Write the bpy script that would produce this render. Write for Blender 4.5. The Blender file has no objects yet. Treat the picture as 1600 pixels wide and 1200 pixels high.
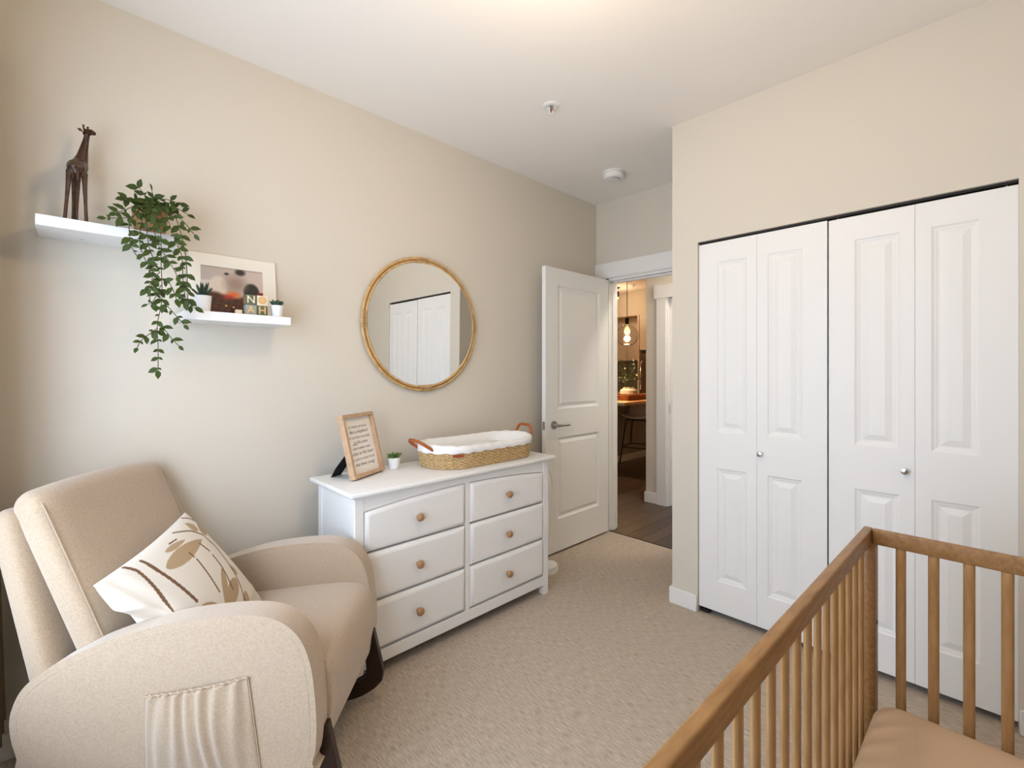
import bpy, bmesh, math, random
from mathutils import Vector, Matrix
random.seed(7)
S = bpy.context.scene
C = S.collection
PI = math.pi
R = math.radians

# ------------------------------------------------------------------ camera, world, exposure
cam_d = bpy.data.cameras.new('camera'); cam = bpy.data.objects.new('camera', cam_d); C.objects.link(cam)
cam_d.sensor_width = 36.0; cam_d.lens = 16.4475; cam_d.clip_start = 0.05
cam_d.shift_y = -21.0/1600.0
cam.location = (0, 0, 1.34); cam.rotation_euler = (R(90), 0, R(45.925-90))
S.camera = cam
S.view_settings.view_transform = 'Standard'; S.view_settings.look = 'None'
S.view_settings.gamma = 1.0; S.view_settings.use_curve_mapping = False
S.view_settings.exposure = -0.06
w = bpy.data.worlds.new('overcast_sky'); S.world = w; w.use_nodes = True
bg = w.node_tree.nodes['Background']; bg.inputs[0].default_value = (0.76, 0.90, 1.10, 1); bg.inputs[1].default_value = 6.5

LAMP = 56.0        # glow of the bedroom ceiling lamp
ROOM_X0, ROOM_X1 = -0.30, 3.30
ROOM_Y0, ROOM_Y1 = -0.62, 2.373
CEIL = 2.75
CLOSET_X = 2.55
# light portals in the two window openings guide the sky light
def portal(name, loc, rot, sx, sy):
    l = bpy.data.lights.new(name, 'AREA'); l.shape = 'RECTANGLE'; l.size = sx; l.size_y = sy; l.cycles.is_portal = True
    o = bpy.data.objects.new(name, l); C.objects.link(o); o.location = loc; o.rotation_euler = rot
portal('window_portal', (-0.40, 1.08, 1.30), (0, R(-90), 0), 1.72, 1.78)

# ------------------------------------------------------------------ helpers
def lin(c):
    return tuple(((v/12.92) if v <= 0.04045 else ((v+0.055)/1.055)**2.4) for v in [k/255.0 for k in c])
MATS = {}
def mat(name, rgb, rough=0.6, metal=0.0, spec=0.5, var=0.0, vscale=8.0, vstretch=(1, 1, 1), bump=0.0, bscale=80.0,
        bstretch=(1, 1, 1), rgb2=None, sheen=0.0, trans=0.0, ior=1.45, emit=None, estr=0.0, coat=0.0, coords='Object'):
    m = bpy.data.materials.new(name); m.use_nodes = True; nt = m.node_tree; b = nt.nodes['Principled BSDF']
    c = lin(rgb); b.inputs['Base Color'].default_value = (*c, 1)
    b.inputs['Roughness'].default_value = rough; b.inputs['Metallic'].default_value = metal
    b.inputs['Specular IOR Level'].default_value = spec; b.inputs['IOR'].default_value = ior
    if sheen: b.inputs['Sheen Weight'].default_value = sheen; b.inputs['Sheen Roughness'].default_value = 0.5
    if trans: b.inputs['Transmission Weight'].default_value = trans
    if coat: b.inputs['Coat Weight'].default_value = coat
    if emit: b.inputs['Emission Color'].default_value = (*lin(emit), 1); b.inputs['Emission Strength'].default_value = estr
    if var or bump:
        tc = nt.nodes.new('ShaderNodeTexCoord')
    if var:
        mp = nt.nodes.new('ShaderNodeMapping'); mp.inputs['Scale'].default_value = vstretch
        nz = nt.nodes.new('ShaderNodeTexNoise'); nz.inputs['Scale'].default_value = vscale; nz.inputs['Detail'].default_value = 5
        rp = nt.nodes.new('ShaderNodeValToRGB')
        c2 = lin(rgb2) if rgb2 else tuple(max(0, v*(1-var)) for v in c)
        c1 = c if rgb2 else tuple(min(1, v*(1+var)) for v in c)
        rp.color_ramp.elements[0].position = 0.3; rp.color_ramp.elements[1].position = 0.7
        rp.color_ramp.elements[0].color = (*c2, 1); rp.color_ramp.elements[1].color = (*c1, 1)
        nt.links.new(tc.outputs[coords], mp.inputs[0]); nt.links.new(mp.outputs[0], nz.inputs['Vector'])
        nt.links.new(nz.outputs['Fac'], rp.inputs[0]); nt.links.new(rp.outputs[0], b.inputs['Base Color'])
    if bump:
        mp2 = nt.nodes.new('ShaderNodeMapping'); mp2.inputs['Scale'].default_value = bstretch
        n2 = nt.nodes.new('ShaderNodeTexNoise'); n2.inputs['Scale'].default_value = bscale; n2.inputs['Detail'].default_value = 3
        bp = nt.nodes.new('ShaderNodeBump'); bp.inputs['Strength'].default_value = bump; bp.inputs['Distance'].default_value = 0.004
        nt.links.new(tc.outputs[coords], mp2.inputs[0]); nt.links.new(mp2.outputs[0], n2.inputs['Vector'])
        nt.links.new(n2.outputs['Fac'], bp.inputs['Height']); nt.links.new(bp.outputs[0], b.inputs['Normal'])
    MATS[name] = m
    return m
def vcol_mat(name, rough=0.8, bump=0.0, bscale=300):
    m = mat(name, (200, 200, 200), rough, bump=bump, bscale=bscale); nt = m.node_tree
    a = nt.nodes.new('ShaderNodeVertexColor'); a.layer_name = 'Col'
    nt.links.new(a.outputs[0], nt.nodes['Principled BSDF'].inputs['Base Color'])
    return m

class MB:
    def __init__(s): s.bm = bmesh.new()
    def box(s, x0, x1, y0, y1, z0, z1, bev=0.0, seg=2):
        m = Matrix.Translation(((x0+x1)/2, (y0+y1)/2, (z0+z1)/2)) @ Matrix.Diagonal((abs(x1-x0), abs(y1-y0), abs(z1-z0), 1))
        g = bmesh.ops.create_cube(s.bm, size=1.0, matrix=m)
        if bev:
            ed = list({e for v in g['verts'] for e in v.link_edges})
            bmesh.ops.bevel(s.bm, geom=ed, offset=bev, segments=seg, affect='EDGES', profile=0.5, clamp_overlap=True)
        return s
    def poly(s, vs, fs):
        v = [s.bm.verts.new(p) for p in vs]
        for f in fs:
            try: s.bm.faces.new([v[i] for i in f])
            except ValueError: pass
        return s
    def rings(s, rings, closed_ring=True, cap0=True, cap1=True, loop=False):
        vs = [[s.bm.verts.new(p) for p in r] for r in rings]; n = len(rings[0]); k = len(vs)
        for i in range(k if loop else k-1):
            a, b = vs[i], vs[(i+1) % k]
            for j in range(n if closed_ring else n-1):
                s.bm.faces.new((a[j], a[(j+1) % n], b[(j+1) % n], b[j]))
        if closed_ring and not loop:
            if cap0: s.bm.faces.new(list(reversed(vs[0])))
            if cap1: s.bm.faces.new(vs[-1])
        return s
    def tube(s, path, r, seg=8, closed=False, r2=None, up=None):
        P = [Vector(p) for p in path]; n = len(P); rs = r if isinstance(r, (list, tuple)) else [r]*n
        T = []
        for i in range(n):
            a = P[(i-1) % n] if (closed or i > 0) else P[i]; b = P[(i+1) % n] if (closed or i < n-1) else P[i]
            T.append((b-a).normalized())
        nrm = Vector(up) if up else (Vector((0, 0, 1)) if abs(T[0].z) < 0.9 else Vector((1, 0, 0)))
        rings = []
        for i in range(n):
            nrm = (nrm - T[i]*nrm.dot(T[i])).normalized(); bn = T[i].cross(nrm)
            rb = rs[i] if r2 is None else (r2[i] if isinstance(r2, (list, tuple)) else r2)
            rings.append([P[i] + nrm*rs[i]*math.cos(2*PI*j/seg) + bn*rb*math.sin(2*PI*j/seg) for j in range(seg)])
        return s.rings(rings, loop=closed)
    def lathe(s, prof, c=(0, 0, 0), seg=32, cap0=True, cap1=True):
        return s.rings([[(c[0]+r*math.cos(2*PI*j/seg), c[1]+r*math.sin(2*PI*j/seg), c[2]+z) for j in range(seg)] for r, z in prof], cap0=cap0, cap1=cap1)
    def prism(s, poly, fn, a, b, bev=0.0, seg=3):
        n = len(poly)
        va = [s.bm.verts.new(fn(p[0], p[1], a)) for p in poly]; vb = [s.bm.verts.new(fn(p[0], p[1], b)) for p in poly]
        fa = s.bm.faces.new(va); fb = s.bm.faces.new(list(reversed(vb)))
        for i in range(n): s.bm.faces.new((va[(i+1) % n], va[i], vb[i], vb[(i+1) % n]))
        if bev:
            ed = list(fa.edges)+list(fb.edges)
            bmesh.ops.bevel(s.bm, geom=ed, offset=bev, segments=seg, affect='EDGES', profile=0.5, clamp_overlap=True)
        return s
    def grid(s, nu, nv, fn, cu=False, cv=False):
        vs = [[s.bm.verts.new(fn(i/(nu if cu else nu-1), j/(nv if cv else nv-1))) for j in range(nv)] for i in range(nu)]
        for i in range(nu if cu else nu-1):
            for j in range(nv if cv else nv-1):
                s.bm.faces.new((vs[i][j], vs[(i+1) % nu][j], vs[(i+1) % nu][(j+1) % nv], vs[i][(j+1) % nv]))
        return s
    def mesh(s, name, smooth=True, ang=38):
        bmesh.ops.recalc_face_normals(s.bm, faces=s.bm.faces[:])
        me = bpy.data.meshes.new(name); s.bm.to_mesh(me); s.bm.free()
        if smooth:
            me.polygons.foreach_set('use_smooth', [True]*len(me.polygons)); me.set_sharp_from_angle(angle=R(ang))
        return me
    def build(s, name, m, parent=None, loc=(0, 0, 0), rot=(0, 0, 0), smooth=True, ang=38):
        return mk(name, s.mesh(name, smooth, ang), m, parent, loc, rot)
def mk(name, me, m, parent=None, loc=(0, 0, 0), rot=(0, 0, 0)):
    o = bpy.data.objects.new(name, me); C.objects.link(o); o.location = loc; o.rotation_euler = rot
    if m is not None and not me.materials: me.materials.append(m)
    if parent: o.parent = parent
    return o
def thing(name, label, cat, loc=(0, 0, 0), rotz=0.0, group=None, kind=None):
    o = bpy.data.objects.new(name, None); C.objects.link(o); o.empty_display_size = 0.05
    o.location = loc; o.rotation_euler = (0, 0, rotz)
    return tag(o, label, cat, group, kind)
def tag(o, label, cat, group=None, kind=None):
    o['label'] = label; o['category'] = cat
    if group: o['group'] = group
    if kind: o['kind'] = kind
    return o
def struct(o, label, cat):
    o['kind'] = 'structure'; o['label'] = label; o['category'] = cat
    return o
def catmull(pts, n, closed=False):
    P = [Vector(p) for p in pts]; k = len(P); out = []
    segs = k if closed else k-1
    for i in range(segs):
        p0 = P[(i-1) % k] if (closed or i > 0) else P[i]; p1 = P[i]; p2 = P[(i+1) % k]
        p3 = P[(i+2) % k] if (closed or i < k-2) else p2
        for j in range(n):
            t = j/n
            out.append(0.5*((2*p1)+(p2-p0)*t+(2*p0-5*p1+4*p2-p3)*t*t+(3*p1-p0-3*p2+p3)*t**3))
    if not closed: out.append(P[-1])
    return out

def text_obj(name, body, size, m, parent, loc, rot, shear=0.0, extrude=0.0003, offset=0.0, valign='TOP_BASELINE'):
    cu = bpy.data.curves.new(name, 'FONT'); cu.body = body; cu.align_x = 'CENTER'; cu.align_y = valign; cu.size = size; cu.shear = shear; cu.extrude = extrude; cu.offset = offset
    tmp = bpy.data.objects.new('tmp_text', cu); C.objects.link(tmp); dg = bpy.context.evaluated_depsgraph_get(); dg.update()
    me = bpy.data.meshes.new_from_object(tmp.evaluated_get(dg)); bpy.data.objects.remove(tmp); bpy.data.curves.remove(cu)
    me.name = name; me.materials.clear(); me.materials.append(m)
    return mk(name, me, None, parent, loc, rot)

# ------------------------------------------------------------------ materials
M_wall = mat('wall_paint', (217, 209, 195), 0.85, spec=0.2, bump=0.06, bscale=250)
M_ceil = mat('ceiling_paint', (246, 240, 232), 0.9, spec=0.15, bump=0.12, bscale=180)
M_trim = mat('trim_white', (236, 234, 230), 0.45, spec=0.4)
M_door = mat('door_white', (238, 237, 234), 0.42, spec=0.4)
M_dark = mat('dark_gap', (22, 20, 18), 0.6)
M_metal = mat('satin_nickel', (178, 174, 168), 0.28, metal=1.0)
M_chrome = mat('chrome', (205, 205, 205), 0.15, metal=1.0)
M_white = mat('white_lacquer', (238, 237, 235), 0.38, spec=0.45)
M_white2 = mat('white_matte', (240, 239, 237), 0.7)
M_knob = mat('beech_knob', (166, 128, 92), 0.5, var=0.12, vscale=30)
M_beech_d = mat('beech_rail_wood', (164, 125, 80), 0.4, spec=0.4, rgb2=(138, 100, 60), var=0.1, vscale=16, vstretch=(1, 5, 5), bump=0.05, bscale=60)
M_beech = mat('beech_wood', (184, 146, 100), 0.42, spec=0.4, rgb2=(160, 121, 77), var=0.1, vscale=16, vstretch=(4, 4, 0.6), bump=0.05, bscale=60)
M_rattan = mat('rattan', (214, 180, 126), 0.45, rgb2=(182, 142, 88), var=0.2, vscale=30, bump=0.2, bscale=120)
M_rattan_d = mat('rattan_dark', (150, 104, 54), 0.5, var=0.2, vscale=60)
M_mirror = mat('mirror_glass', (238, 240, 240), 0.0, metal=1.0)
M_fabric = mat('oatmeal_fabric', (188, 167, 143), 0.95, spec=0.15, rgb2=(172, 150, 125), var=0.1, vscale=220, bump=0.4, bscale=450, sheen=0.6)
M_seam = mat('fabric_seam', (176, 154, 130), 0.95, spec=0.1, sheen=0.3)
M_espresso = mat('espresso_wood', (44, 24, 15), 0.35, var=0.25, vscale=12, vstretch=(1, 8, 8))
M_wicker = mat('seagrass', (214, 186, 138), 0.7, rgb2=(180, 144, 92), var=0.2, vscale=70, bump=0.3, bscale=200)
M_liner = mat('white_muslin', (243, 241, 238), 0.9, spec=0.1, bump=0.25, bscale=260)
M_leather = mat('tan_leather', (164, 88, 40), 0.5, var=0.2, vscale=40, bump=0.15, bscale=200)
M_leather2 = mat('red_brown_leather', (148, 66, 44), 0.55)
M_leaf = mat('leaf_green', (72, 88, 34), 0.6, spec=0.25, rgb2=(32, 46, 18), var=0.3, vscale=18)
M_stem = mat('stem_brown', (62, 50, 34), 0.7)
M_succ = mat('succulent_green', (62, 86, 66), 0.5, rgb2=(44, 64, 50), var=0.2, vscale=40)
M_succ2 = mat('succulent_bright', (104, 128, 62), 0.5, rgb2=(66, 92, 44), var=0.2, vscale=40)
M_soil = mat('dark_soil', (40, 32, 26), 0.95)
M_pot = mat('white_ceramic', (240, 240, 240), 0.4)
M_potwood = mat('woven_pot', (176, 138, 92), 0.75, rgb2=(132, 96, 58), var=0.2, vscale=40, bump=0.4, bscale=90)
M_bronze = mat('dark_bronze_wood', (84, 52, 30), 0.34, rgb2=(36, 25, 18), var=0.3, vscale=45, bump=0.15, bscale=110)
M_framewood = mat('frame_wood', (206, 174, 144), 0.55, rgb2=(186, 150, 116), var=0.15, vscale=20, vstretch=(6, 1, 1))
M_paper = mat('print_paper', (242, 236, 228), 0.8)
M_ink = mat('black_ink', (60, 54, 50), 0.8)
M_black = mat('black_felt', (14, 14, 15), 0.9)
M_mat_board = mat('cream_mat', (236, 229, 216), 0.8)
M_sheet = mat('crib_sheet', (206, 178, 150), 0.9, spec=0.1, bump=0.1, bscale=300)
M_curtain = mat('brown_linen_curtain', (150, 126, 98), 0.95, spec=0.1, bump=0.2, bscale=250)
M_glass = mat('clear_glass', (255, 255, 255), 0.0, trans=1.0, ior=1.45)
M_plank = [mat('dark_plank_%s' % n, c, 0.3, spec=0.45, rgb2=c2, var=0.2, vscale=5, vstretch=(1.0, 14, 1), bump=0.05, bscale=30, bstretch=(1, 12, 1))
           for n, c, c2 in (('a', (78, 62, 52), (62, 48, 40)), ('b', (86, 69, 57), (68, 53, 44)), ('c', (70, 55, 46), (56, 43, 36)))]
M_counter = mat('butcher_block', (206, 158, 108), 0.35, rgb2=(186, 134, 84), var=0.1, vscale=9, vstretch=(1, 8, 1))
M_kcab = mat('kitchen_cabinet', (226, 214, 198), 0.45)
M_island = mat('island_panel', (156, 144, 130), 0.5, var=0.05, vscale=6, vstretch=(8, 8, 1))
M_fridge = mat('brushed_steel', (150, 128, 108), 0.35, metal=0.85)
M_iron = mat('black_iron', (24, 22, 21), 0.45, metal=0.4)
M_shell = mat('stool_shell', (226, 224, 222), 0.5)
M_traywood = mat('acacia_tray', (164, 98, 48), 0.45, rgb2=(130, 72, 34), var=0.15, vscale=14)
M_quartz = mat('white_quartz', (240, 238, 234), 0.3)
M_bulb = mat('warm_bulb', (255, 214, 150), 0.3, emit=(255, 186, 104), estr=3.5)
M_amber = mat('amber_glass', (255, 220, 170), 0.02, trans=1.0, ior=1.3)

# carpet: low loop pile in broken ribs that run across the room
def carpet():
    m = bpy.data.materials.new('loop_carpet'); m.use_nodes = True; nt = m.node_tree; b = nt.nodes['Principled BSDF']
    b.inputs['Roughness'].default_value = 0.97; b.inputs['Specular IOR Level'].default_value = 0.1
    tc = nt.nodes.new('ShaderNodeTexCoord')
    def nz(scale, st, det):
        mp = nt.nodes.new('ShaderNodeMapping'); mp.inputs['Scale'].default_value = st
        n = nt.nodes.new('ShaderNodeTexNoise'); n.inputs['Scale'].default_value = scale; n.inputs['Detail'].default_value = det
        nt.links.new(tc.outputs['Object'], mp.inputs[0]); nt.links.new(mp.outputs[0], n.inputs['Vector']); return n
    a = nz(1.0, (230, 26, 1), 3); c = nz(520, (1, 1, 1), 2); d = nz(2.2, (1, 1, 1), 3)
    mx = nt.nodes.new('ShaderNodeMath'); mx.operation = 'MULTIPLY_ADD'; mx.inputs[1].default_value = 0.35
    nt.links.new(c.outputs['Fac'], mx.inputs[0]); nt.links.new(a.outputs['Fac'], mx.inputs[2])
    rp = nt.nodes.new('ShaderNodeValToRGB')
    e = rp.color_ramp.elements; e[0].position = 0.48; e[1].position = 0.88
    e[0].color = (*lin((168, 152, 134)), 1); e[1].color = (*lin((208, 195, 179)), 1)
    nt.links.new(mx.outputs[0], rp.inputs[0])
    nt.links.new(rp.outputs[0], b.inputs['Base Color'])
    bp = nt.nodes.new('ShaderNodeBump'); bp.inputs['Strength'].default_value = 0.7; bp.inputs['Distance'].default_value = 0.006
    nt.links.new(mx.outputs[0], bp.inputs['Height']); nt.links.new(bp.outputs[0], b.inputs['Normal'])
    return m
M_carpet = carpet()

# ------------------------------------------------------------------ room shell
KX1, KY1 = 8.10, 6.50
struct(MB().box(-0.45, 3.315, -0.75, 2.49, -0.12, 0.0).build('floor', M_carpet, smooth=False), 'beige loop pile carpet covering the bedroom floor', 'floor')
struct(MB().box(-0.45, KX1+0.12, -0.75, KY1+0.12, CEIL, CEIL+0.12).build('ceiling', M_ceil, smooth=False), 'smooth off white painted ceiling', 'ceiling')
struct(MB().box(-0.45, 3.42, ROOM_Y1, 2.49, 0, CEIL).build('wall_left', M_wall, smooth=False), 'long pale greige wall behind chair, mirror and dresser', 'wall')
DY0, DY1, DZ = 1.435, 2.262, 2.105
struct(MB().box(3.30, 3.42, DY1, ROOM_Y1, 0, CEIL).box(3.30, 3.42, -0.75, DY0, 0, CEIL).box(3.30, 3.42, DY0, DY1, DZ, CEIL).build('wall_back', M_wall, smooth=False), 'pale greige end wall around the open doorway', 'wall')
CY0, CY1, CZ = -0.061, 1.150, 2.052
b = MB().box(CLOSET_X, CLOSET_X+0.11, CY1, 1.30, 0, CEIL).box(CLOSET_X, CLOSET_X+0.11, -0.62, CY0, 0, CEIL).box(CLOSET_X, CLOSET_X+0.11, CY0, CY1, CZ, CEIL)
b.box(CLOSET_X+0.11, 3.30, 1.19, 1.30, 0, CEIL)
struct(b.build('wall_closet', M_wall, smooth=False), 'pale wall with the wide closet opening', 'wall')
struct(MB().box(-0.45, 3.42, -0.75, ROOM_Y0, 0, CEIL).build('wall_right', M_wall, smooth=False), 'pale side wall beyond the crib', 'wall')
WY0, WY1, WZ0, WZ1 = 0.20, 1.96, 0.45, 2.15
b = MB().box(-0.45, -0.30, -0.62, WY0, 0, CEIL).box(-0.45, -0.30, WY1, ROOM_Y1, 0, CEIL).box(-0.45, -0.30, WY0, WY1, 0, WZ0).box(-0.45, -0.30, WY0, WY1, WZ1, CEIL)
struct(b.build('wall_window', M_wall, smooth=False), 'wall with the wide bedroom window', 'wall')
win = thing('window_1', 'wide white framed bedroom window with three panes', 'window', (-0.375, 0, 0), kind='structure')
f = MB(); t = 0.045
for y in (WY0, WY1): f.box(-0.03, 0.03, y-(0 if y == WY0 else t), y+(t if y == WY0 else 0), WZ0, WZ1)
f.box(-0.03, 0.03, WY0, WY1, WZ0, WZ0+t).box(-0.03, 0.03, WY0, WY1, WZ1-t, WZ1); f.build('window_frame', M_trim, win, smooth=False)
for k in (1, 2):
    y = WY0+(WY1-WY0)*k/3; MB().box(-0.025, 0.025, y-0.02, y+0.02, WZ0+t, WZ1-t).build('mullion', M_trim, win, smooth=False)
pane_m = bpy.data.materials.new('thin_window_glass'); pane_m.use_nodes = True; nt_ = pane_m.node_tree
tb_ = nt_.nodes.new('ShaderNodeBsdfTransparent'); gb_ = nt_.nodes.new('ShaderNodeBsdfGlossy'); gb_.inputs['Roughness'].default_value = 0.02
mx_ = nt_.nodes.new('ShaderNodeMixShader'); mx_.inputs[0].default_value = 0.05
nt_.links.new(tb_.outputs[0], mx_.inputs[1]); nt_.links.new(gb_.outputs[0], mx_.inputs[2]); nt_.links.new(mx_.outputs[0], nt_.nodes['Material Output'].inputs[0])
for k in range(3):
    ya, yb = WY0+(WY1-WY0)*k/3+(t if k == 0 else 0.02), WY0+(WY1-WY0)*(k+1)/3-(t if k == 2 else 0.02)
    MB().poly([(0, ya, WZ0+t), (0, yb, WZ0+t), (0, yb, WZ1-t), (0, ya, WZ1-t)], [(0, 1, 2, 3)]).build('pane', pane_m, win, smooth=False)
MB().box(0.03, 0.12, WY0-0.04, WY1+0.04, WZ0-0.03, WZ0, 0.004).build('window_sill', M_trim, win)
# closet end and baseboards
bb = 0.092
def baseboard(name, boxes, label):
    b = MB()
    for q in boxes: b.box(*q, 0, bb, 0.003, 1)
    struct(b.build(name, M_trim), label, 'baseboard')
baseboard('baseboard_left', [(-0.30, 3.283, ROOM_Y1-0.014, ROOM_Y1)], 'white baseboard along the long left wall')
baseboard('baseboard_closet', [(CLOSET_X-0.014, CLOSET_X, CY1+0.002, 1.314), (CLOSET_X, 3.30, 1.30, 1.314)], 'white baseboard around the closet wall end')
baseboard('baseboard_right', [(CLOSET_X-0.014, CLOSET_X, ROOM_Y0, CY0-0.002)], 'short white baseboard to the right of the closet')
# door casing
b = MB().box(3.280, 3.30, DY0-0.12, ROOM_Y1-0.001, DZ+0.012, DZ+0.132, 0.002, 1).box(3.274, 3.30, DY0-0.10, ROOM_Y1-0.002, DZ, DZ+0.012, 0.002, 1)
struct(b.build('trim_1', M_trim), 'wide flat white head casing over the bedroom doorway', 'trim')
b = MB().box(3.282, 3.30, DY1, DY1+0.085, 0, DZ).box(3.282, 3.30, DY0-0.085, DY0, 0, DZ)
b.box(3.295, 3.425, DY1-0.018, DY1, 0, DZ).box(3.295, 3.425, DY0, DY0+0.018, 0, DZ).box(3.295, 3.425, DY0, DY1, DZ-0.018, DZ)
b.box(3.345, 3.38, DY1-0.03, DY1-0.018, 0, DZ-0.018).box(3.345, 3.38, DY0, DY1-0.018, DZ-0.03, DZ-0.018)
struct(b.build('trim_2', M_trim, smooth=False), 'white side casing and jamb of the bedroom doorway', 'trim')

# ------------------------------------------------------------------ panelled doors
def raised_panel(fn, u0, u1, z0, z1, prof):
    r = []
    for ins, dep in prof:
        r.append([fn(u0+ins, z0+ins, dep), fn(u1-ins, z0+ins, dep), fn(u1-ins, z1-ins, dep), fn(u0+ins, z1-ins, dep)])
    return MB().rings(r, cap0=False, cap1=True)
def slab(fn, u0, u1, z0, z1, thick, panels, front=0.0):
    us = sorted({u0, u1, *[p[0] for p in panels], *[p[1] for p in panels]}); zs = sorted({z0, z1, *[p[2] for p in panels], *[p[3] for p in panels]})
    b = MB()
    for i in range(len(us)-1):
        for j in range(len(zs)-1):
            cu, cz = (us[i]+us[i+1])/2, (zs[j]+zs[j+1])/2
            if any(p[0] < cu < p[1] and p[2] < cz < p[3] for p in panels): continue
            b.poly([fn(us[i], zs[j], 0), fn(us[i+1], zs[j], 0), fn(us[i+1], zs[j+1], 0), fn(us[i], zs[j+1], 0)], [(0, 1, 2, 3)])
    B = [fn(u, z, d) for d in (0, thick) for u, z in ((u0, z0), (u1, z0), (u1, z1), (u0, z1))]
    b.poly(B, [(4, 5, 6, 7), (0, 1, 5, 4), (1, 2, 6, 5), (2, 3, 7, 6), (3, 0, 4, 7)])
    bmesh.ops.remove_doubles(b.bm, verts=b.bm.verts[:], dist=1e-5)
    return b
# bedroom door, opened flat along the left wall; hinge at X 3.258
door = thing('door_1', 'white two panel bedroom door swung open along the wall', 'door', (3.262, 2.225, 0), kind='structure')
fnd = lambda u, z, d: (-u, d, z)                # u from hinge to latch edge, depth into the slab
DPAN = [(0.128, 0.638, 1.058, 1.965), (0.128, 0.638, 0.252, 0.849)]
W_D = 0.775
dprof = [(0, 0), (0.010, 0.010), (0.020, 0.013), (0.044, 0.003), (0.048, 0.003)]
slab(fnd, 0.0, W_D, 0.018, 2.088, 0.035, DPAN).build('slab', M_door, door, smooth=False)
for p in DPAN: raised_panel(fnd, *p, dprof).build('panel', M_door, door, smooth=False)
hx = -0.690
h = thing('lever_handle', '', ''); del h['label'], h['category']; h.parent = door
MB().tube([(hx, -0.001, 0.945), (hx, -0.010, 0.945)], 0.030, 24).build('rose', M_metal, h)
MB().tube([(hx, -0.008, 0.945), (hx, -0.045, 0.945), (hx+0.012, -0.052, 0.945), (hx+0.12, -0.052, 0.944)], [0.011, 0.010, 0.010, 0.009], 12).build('lever', M_metal, h)
MB().tube([(hx, 0.036, 0.945), (hx, 0.045, 0.945)], 0.030, 24).tube([(hx, 0.045, 0.945), (hx, 0.075, 0.945), (hx+0.11, 0.078, 0.945)], 0.009, 10).build('back_lever', M_metal, h)
MB().box(-W_D-0.0015, -W_D+0.001, 0.006, 0.029, 0.915, 0.975).box(-W_D-0.010, -W_D, 0.010, 0.025, 0.937, 0.953, 0.003).build('latch', M_chrome, door)
for z in (0.25, 1.05, 1.85): MB().tube([(0.004, 0.040, z-0.045), (0.004, 0.040, z+0.045)], 0.006, 10).build('hinge', M_metal, door)

# bifold closet doors
cprof = [(0, 0), (0.008, 0.005), (0.014, 0.006), (0.020, 0.0085), (0.026, 0.009), (0.050, 0.002), (0.052, 0.002)]
LEAF = [(1.1475, 0.8485), (0.8475, 0.5430), (0.5360, 0.2330), (0.2320, -0.0605)]
def bifold(name, label, leaves, knob_leaf, knob_y, zt):
    d = thing(name, label, 'closet door', (CLOSET_X+0.012, leaves[0][0], 0), kind='structure')
    for i, (ya, yb) in enumerate(leaves):
        y0 = leaves[0][0]
        fn = lambda u, z, dd: (dd, -u, z)
        u0, u1 = y0-ya, y0-yb
        ma = 0.097 if i == 0 else 0.050; mb = 0.048 if i == 0 else 0.100
        pans = [(u0+ma, u1-mb, 1.008, 1.928), (u0+ma, u1-mb, 0.200, 0.812)]
        lf = slab(fn, u0, u1, 0.034, zt, 0.033, pans).build('leaf', M_door, d, smooth=False)
        for p in pans: raised_panel(fn, *p, cprof).build('panel', M_door, lf, smooth=False)
        if i == knob_leaf:
            ky = knob_y-y0
            MB().lathe([(0.006, 0), (0.006, 0.014), (0.012, 0.016), (0.0135, 0.021), (0.012, 0.026), (0.004, 0.028)], seg=18).build('knob', M_chrome, lf, (0.001, ky, 0.917), (0, R(-90), 0))
    for y, in ((leaves[0][0]-0.03,), (leaves[-1][1]+0.03,)):
        MB().tube([(0.016, y-leaves[0][0], zt-0.002), (0.016, y-leaves[0][0], zt+0.014)], 0.004, 8).build('pivot', M_chrome, d)
    MB().box(0.002, 0.028, -0.004, -0.055, 0.008, 0.024).tube([(0.016, -0.03, 0.0), (0.016, -0.03, 0.034)], 0.004, 8).build('floor_bracket', M_dark, d)
    return d
bifold('door_2', 'left white bifold closet door pair beside the wall end', LEAF[:2], 1, 0.830, 2.036)
bifold('door_3', 'right white bifold closet door pair behind the crib', LEAF[2:], 0, 0.264, 2.032)
b = MB().box(CLOSET_X+0.016, CLOSET_X+0.040, CY0+0.001, CY1-0.001, CZ-0.010, CZ-0.002)
struct(b.build('trim_3', M_dark, smooth=False), 'dark metal track along the top of the closet opening', 'closet track')

# ------------------------------------------------------------------ hall and kitchen beyond the doorway
fl = MB().box(3.315, KX1+0.12, -0.75, KY1+0.12, -0.12, -0.006).build('floor_hall', M_dark, smooth=False)
struct(fl, 'dark brown plank floor of the hall and kitchen', 'floor')
pm = []
for m in M_plank:
    me = MB().box(0, 1, 0, 1, -0.006, 0.0, 0.0).mesh('plank', False); me.materials.append(m); pm.append(me)
y = 0.35; k = 0
while y < 4.4:
    x = 3.317; first = True
    while x < 8.0:
        L = random.uniform(0.5, 1.25) if first else random.uniform(1.1, 1.5); first = False
        L = min(L, 8.05-x)
        o = mk('plank', random.choice(pm), None, fl, (x, y, random.uniform(-0.0006, 0.0))); o.scale = (L-0.002, 0.122, 1); x += L
    y += 0.1245
ff = MB().box(3.317, 8.1, 4.4, 6.5, -0.006, 0).build('far_planks', M_plank[1], fl, smooth=False); ff['kind'] = 'stuff'
struct(MB().box(3.30, 3.318, DY0, DY1-0.018, -0.004, 0.006, 0.002, 1).build('trim_5', M_plank[2]), 'thin dark threshold strip between carpet and planks', 'threshold')
HX = 4.315
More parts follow.
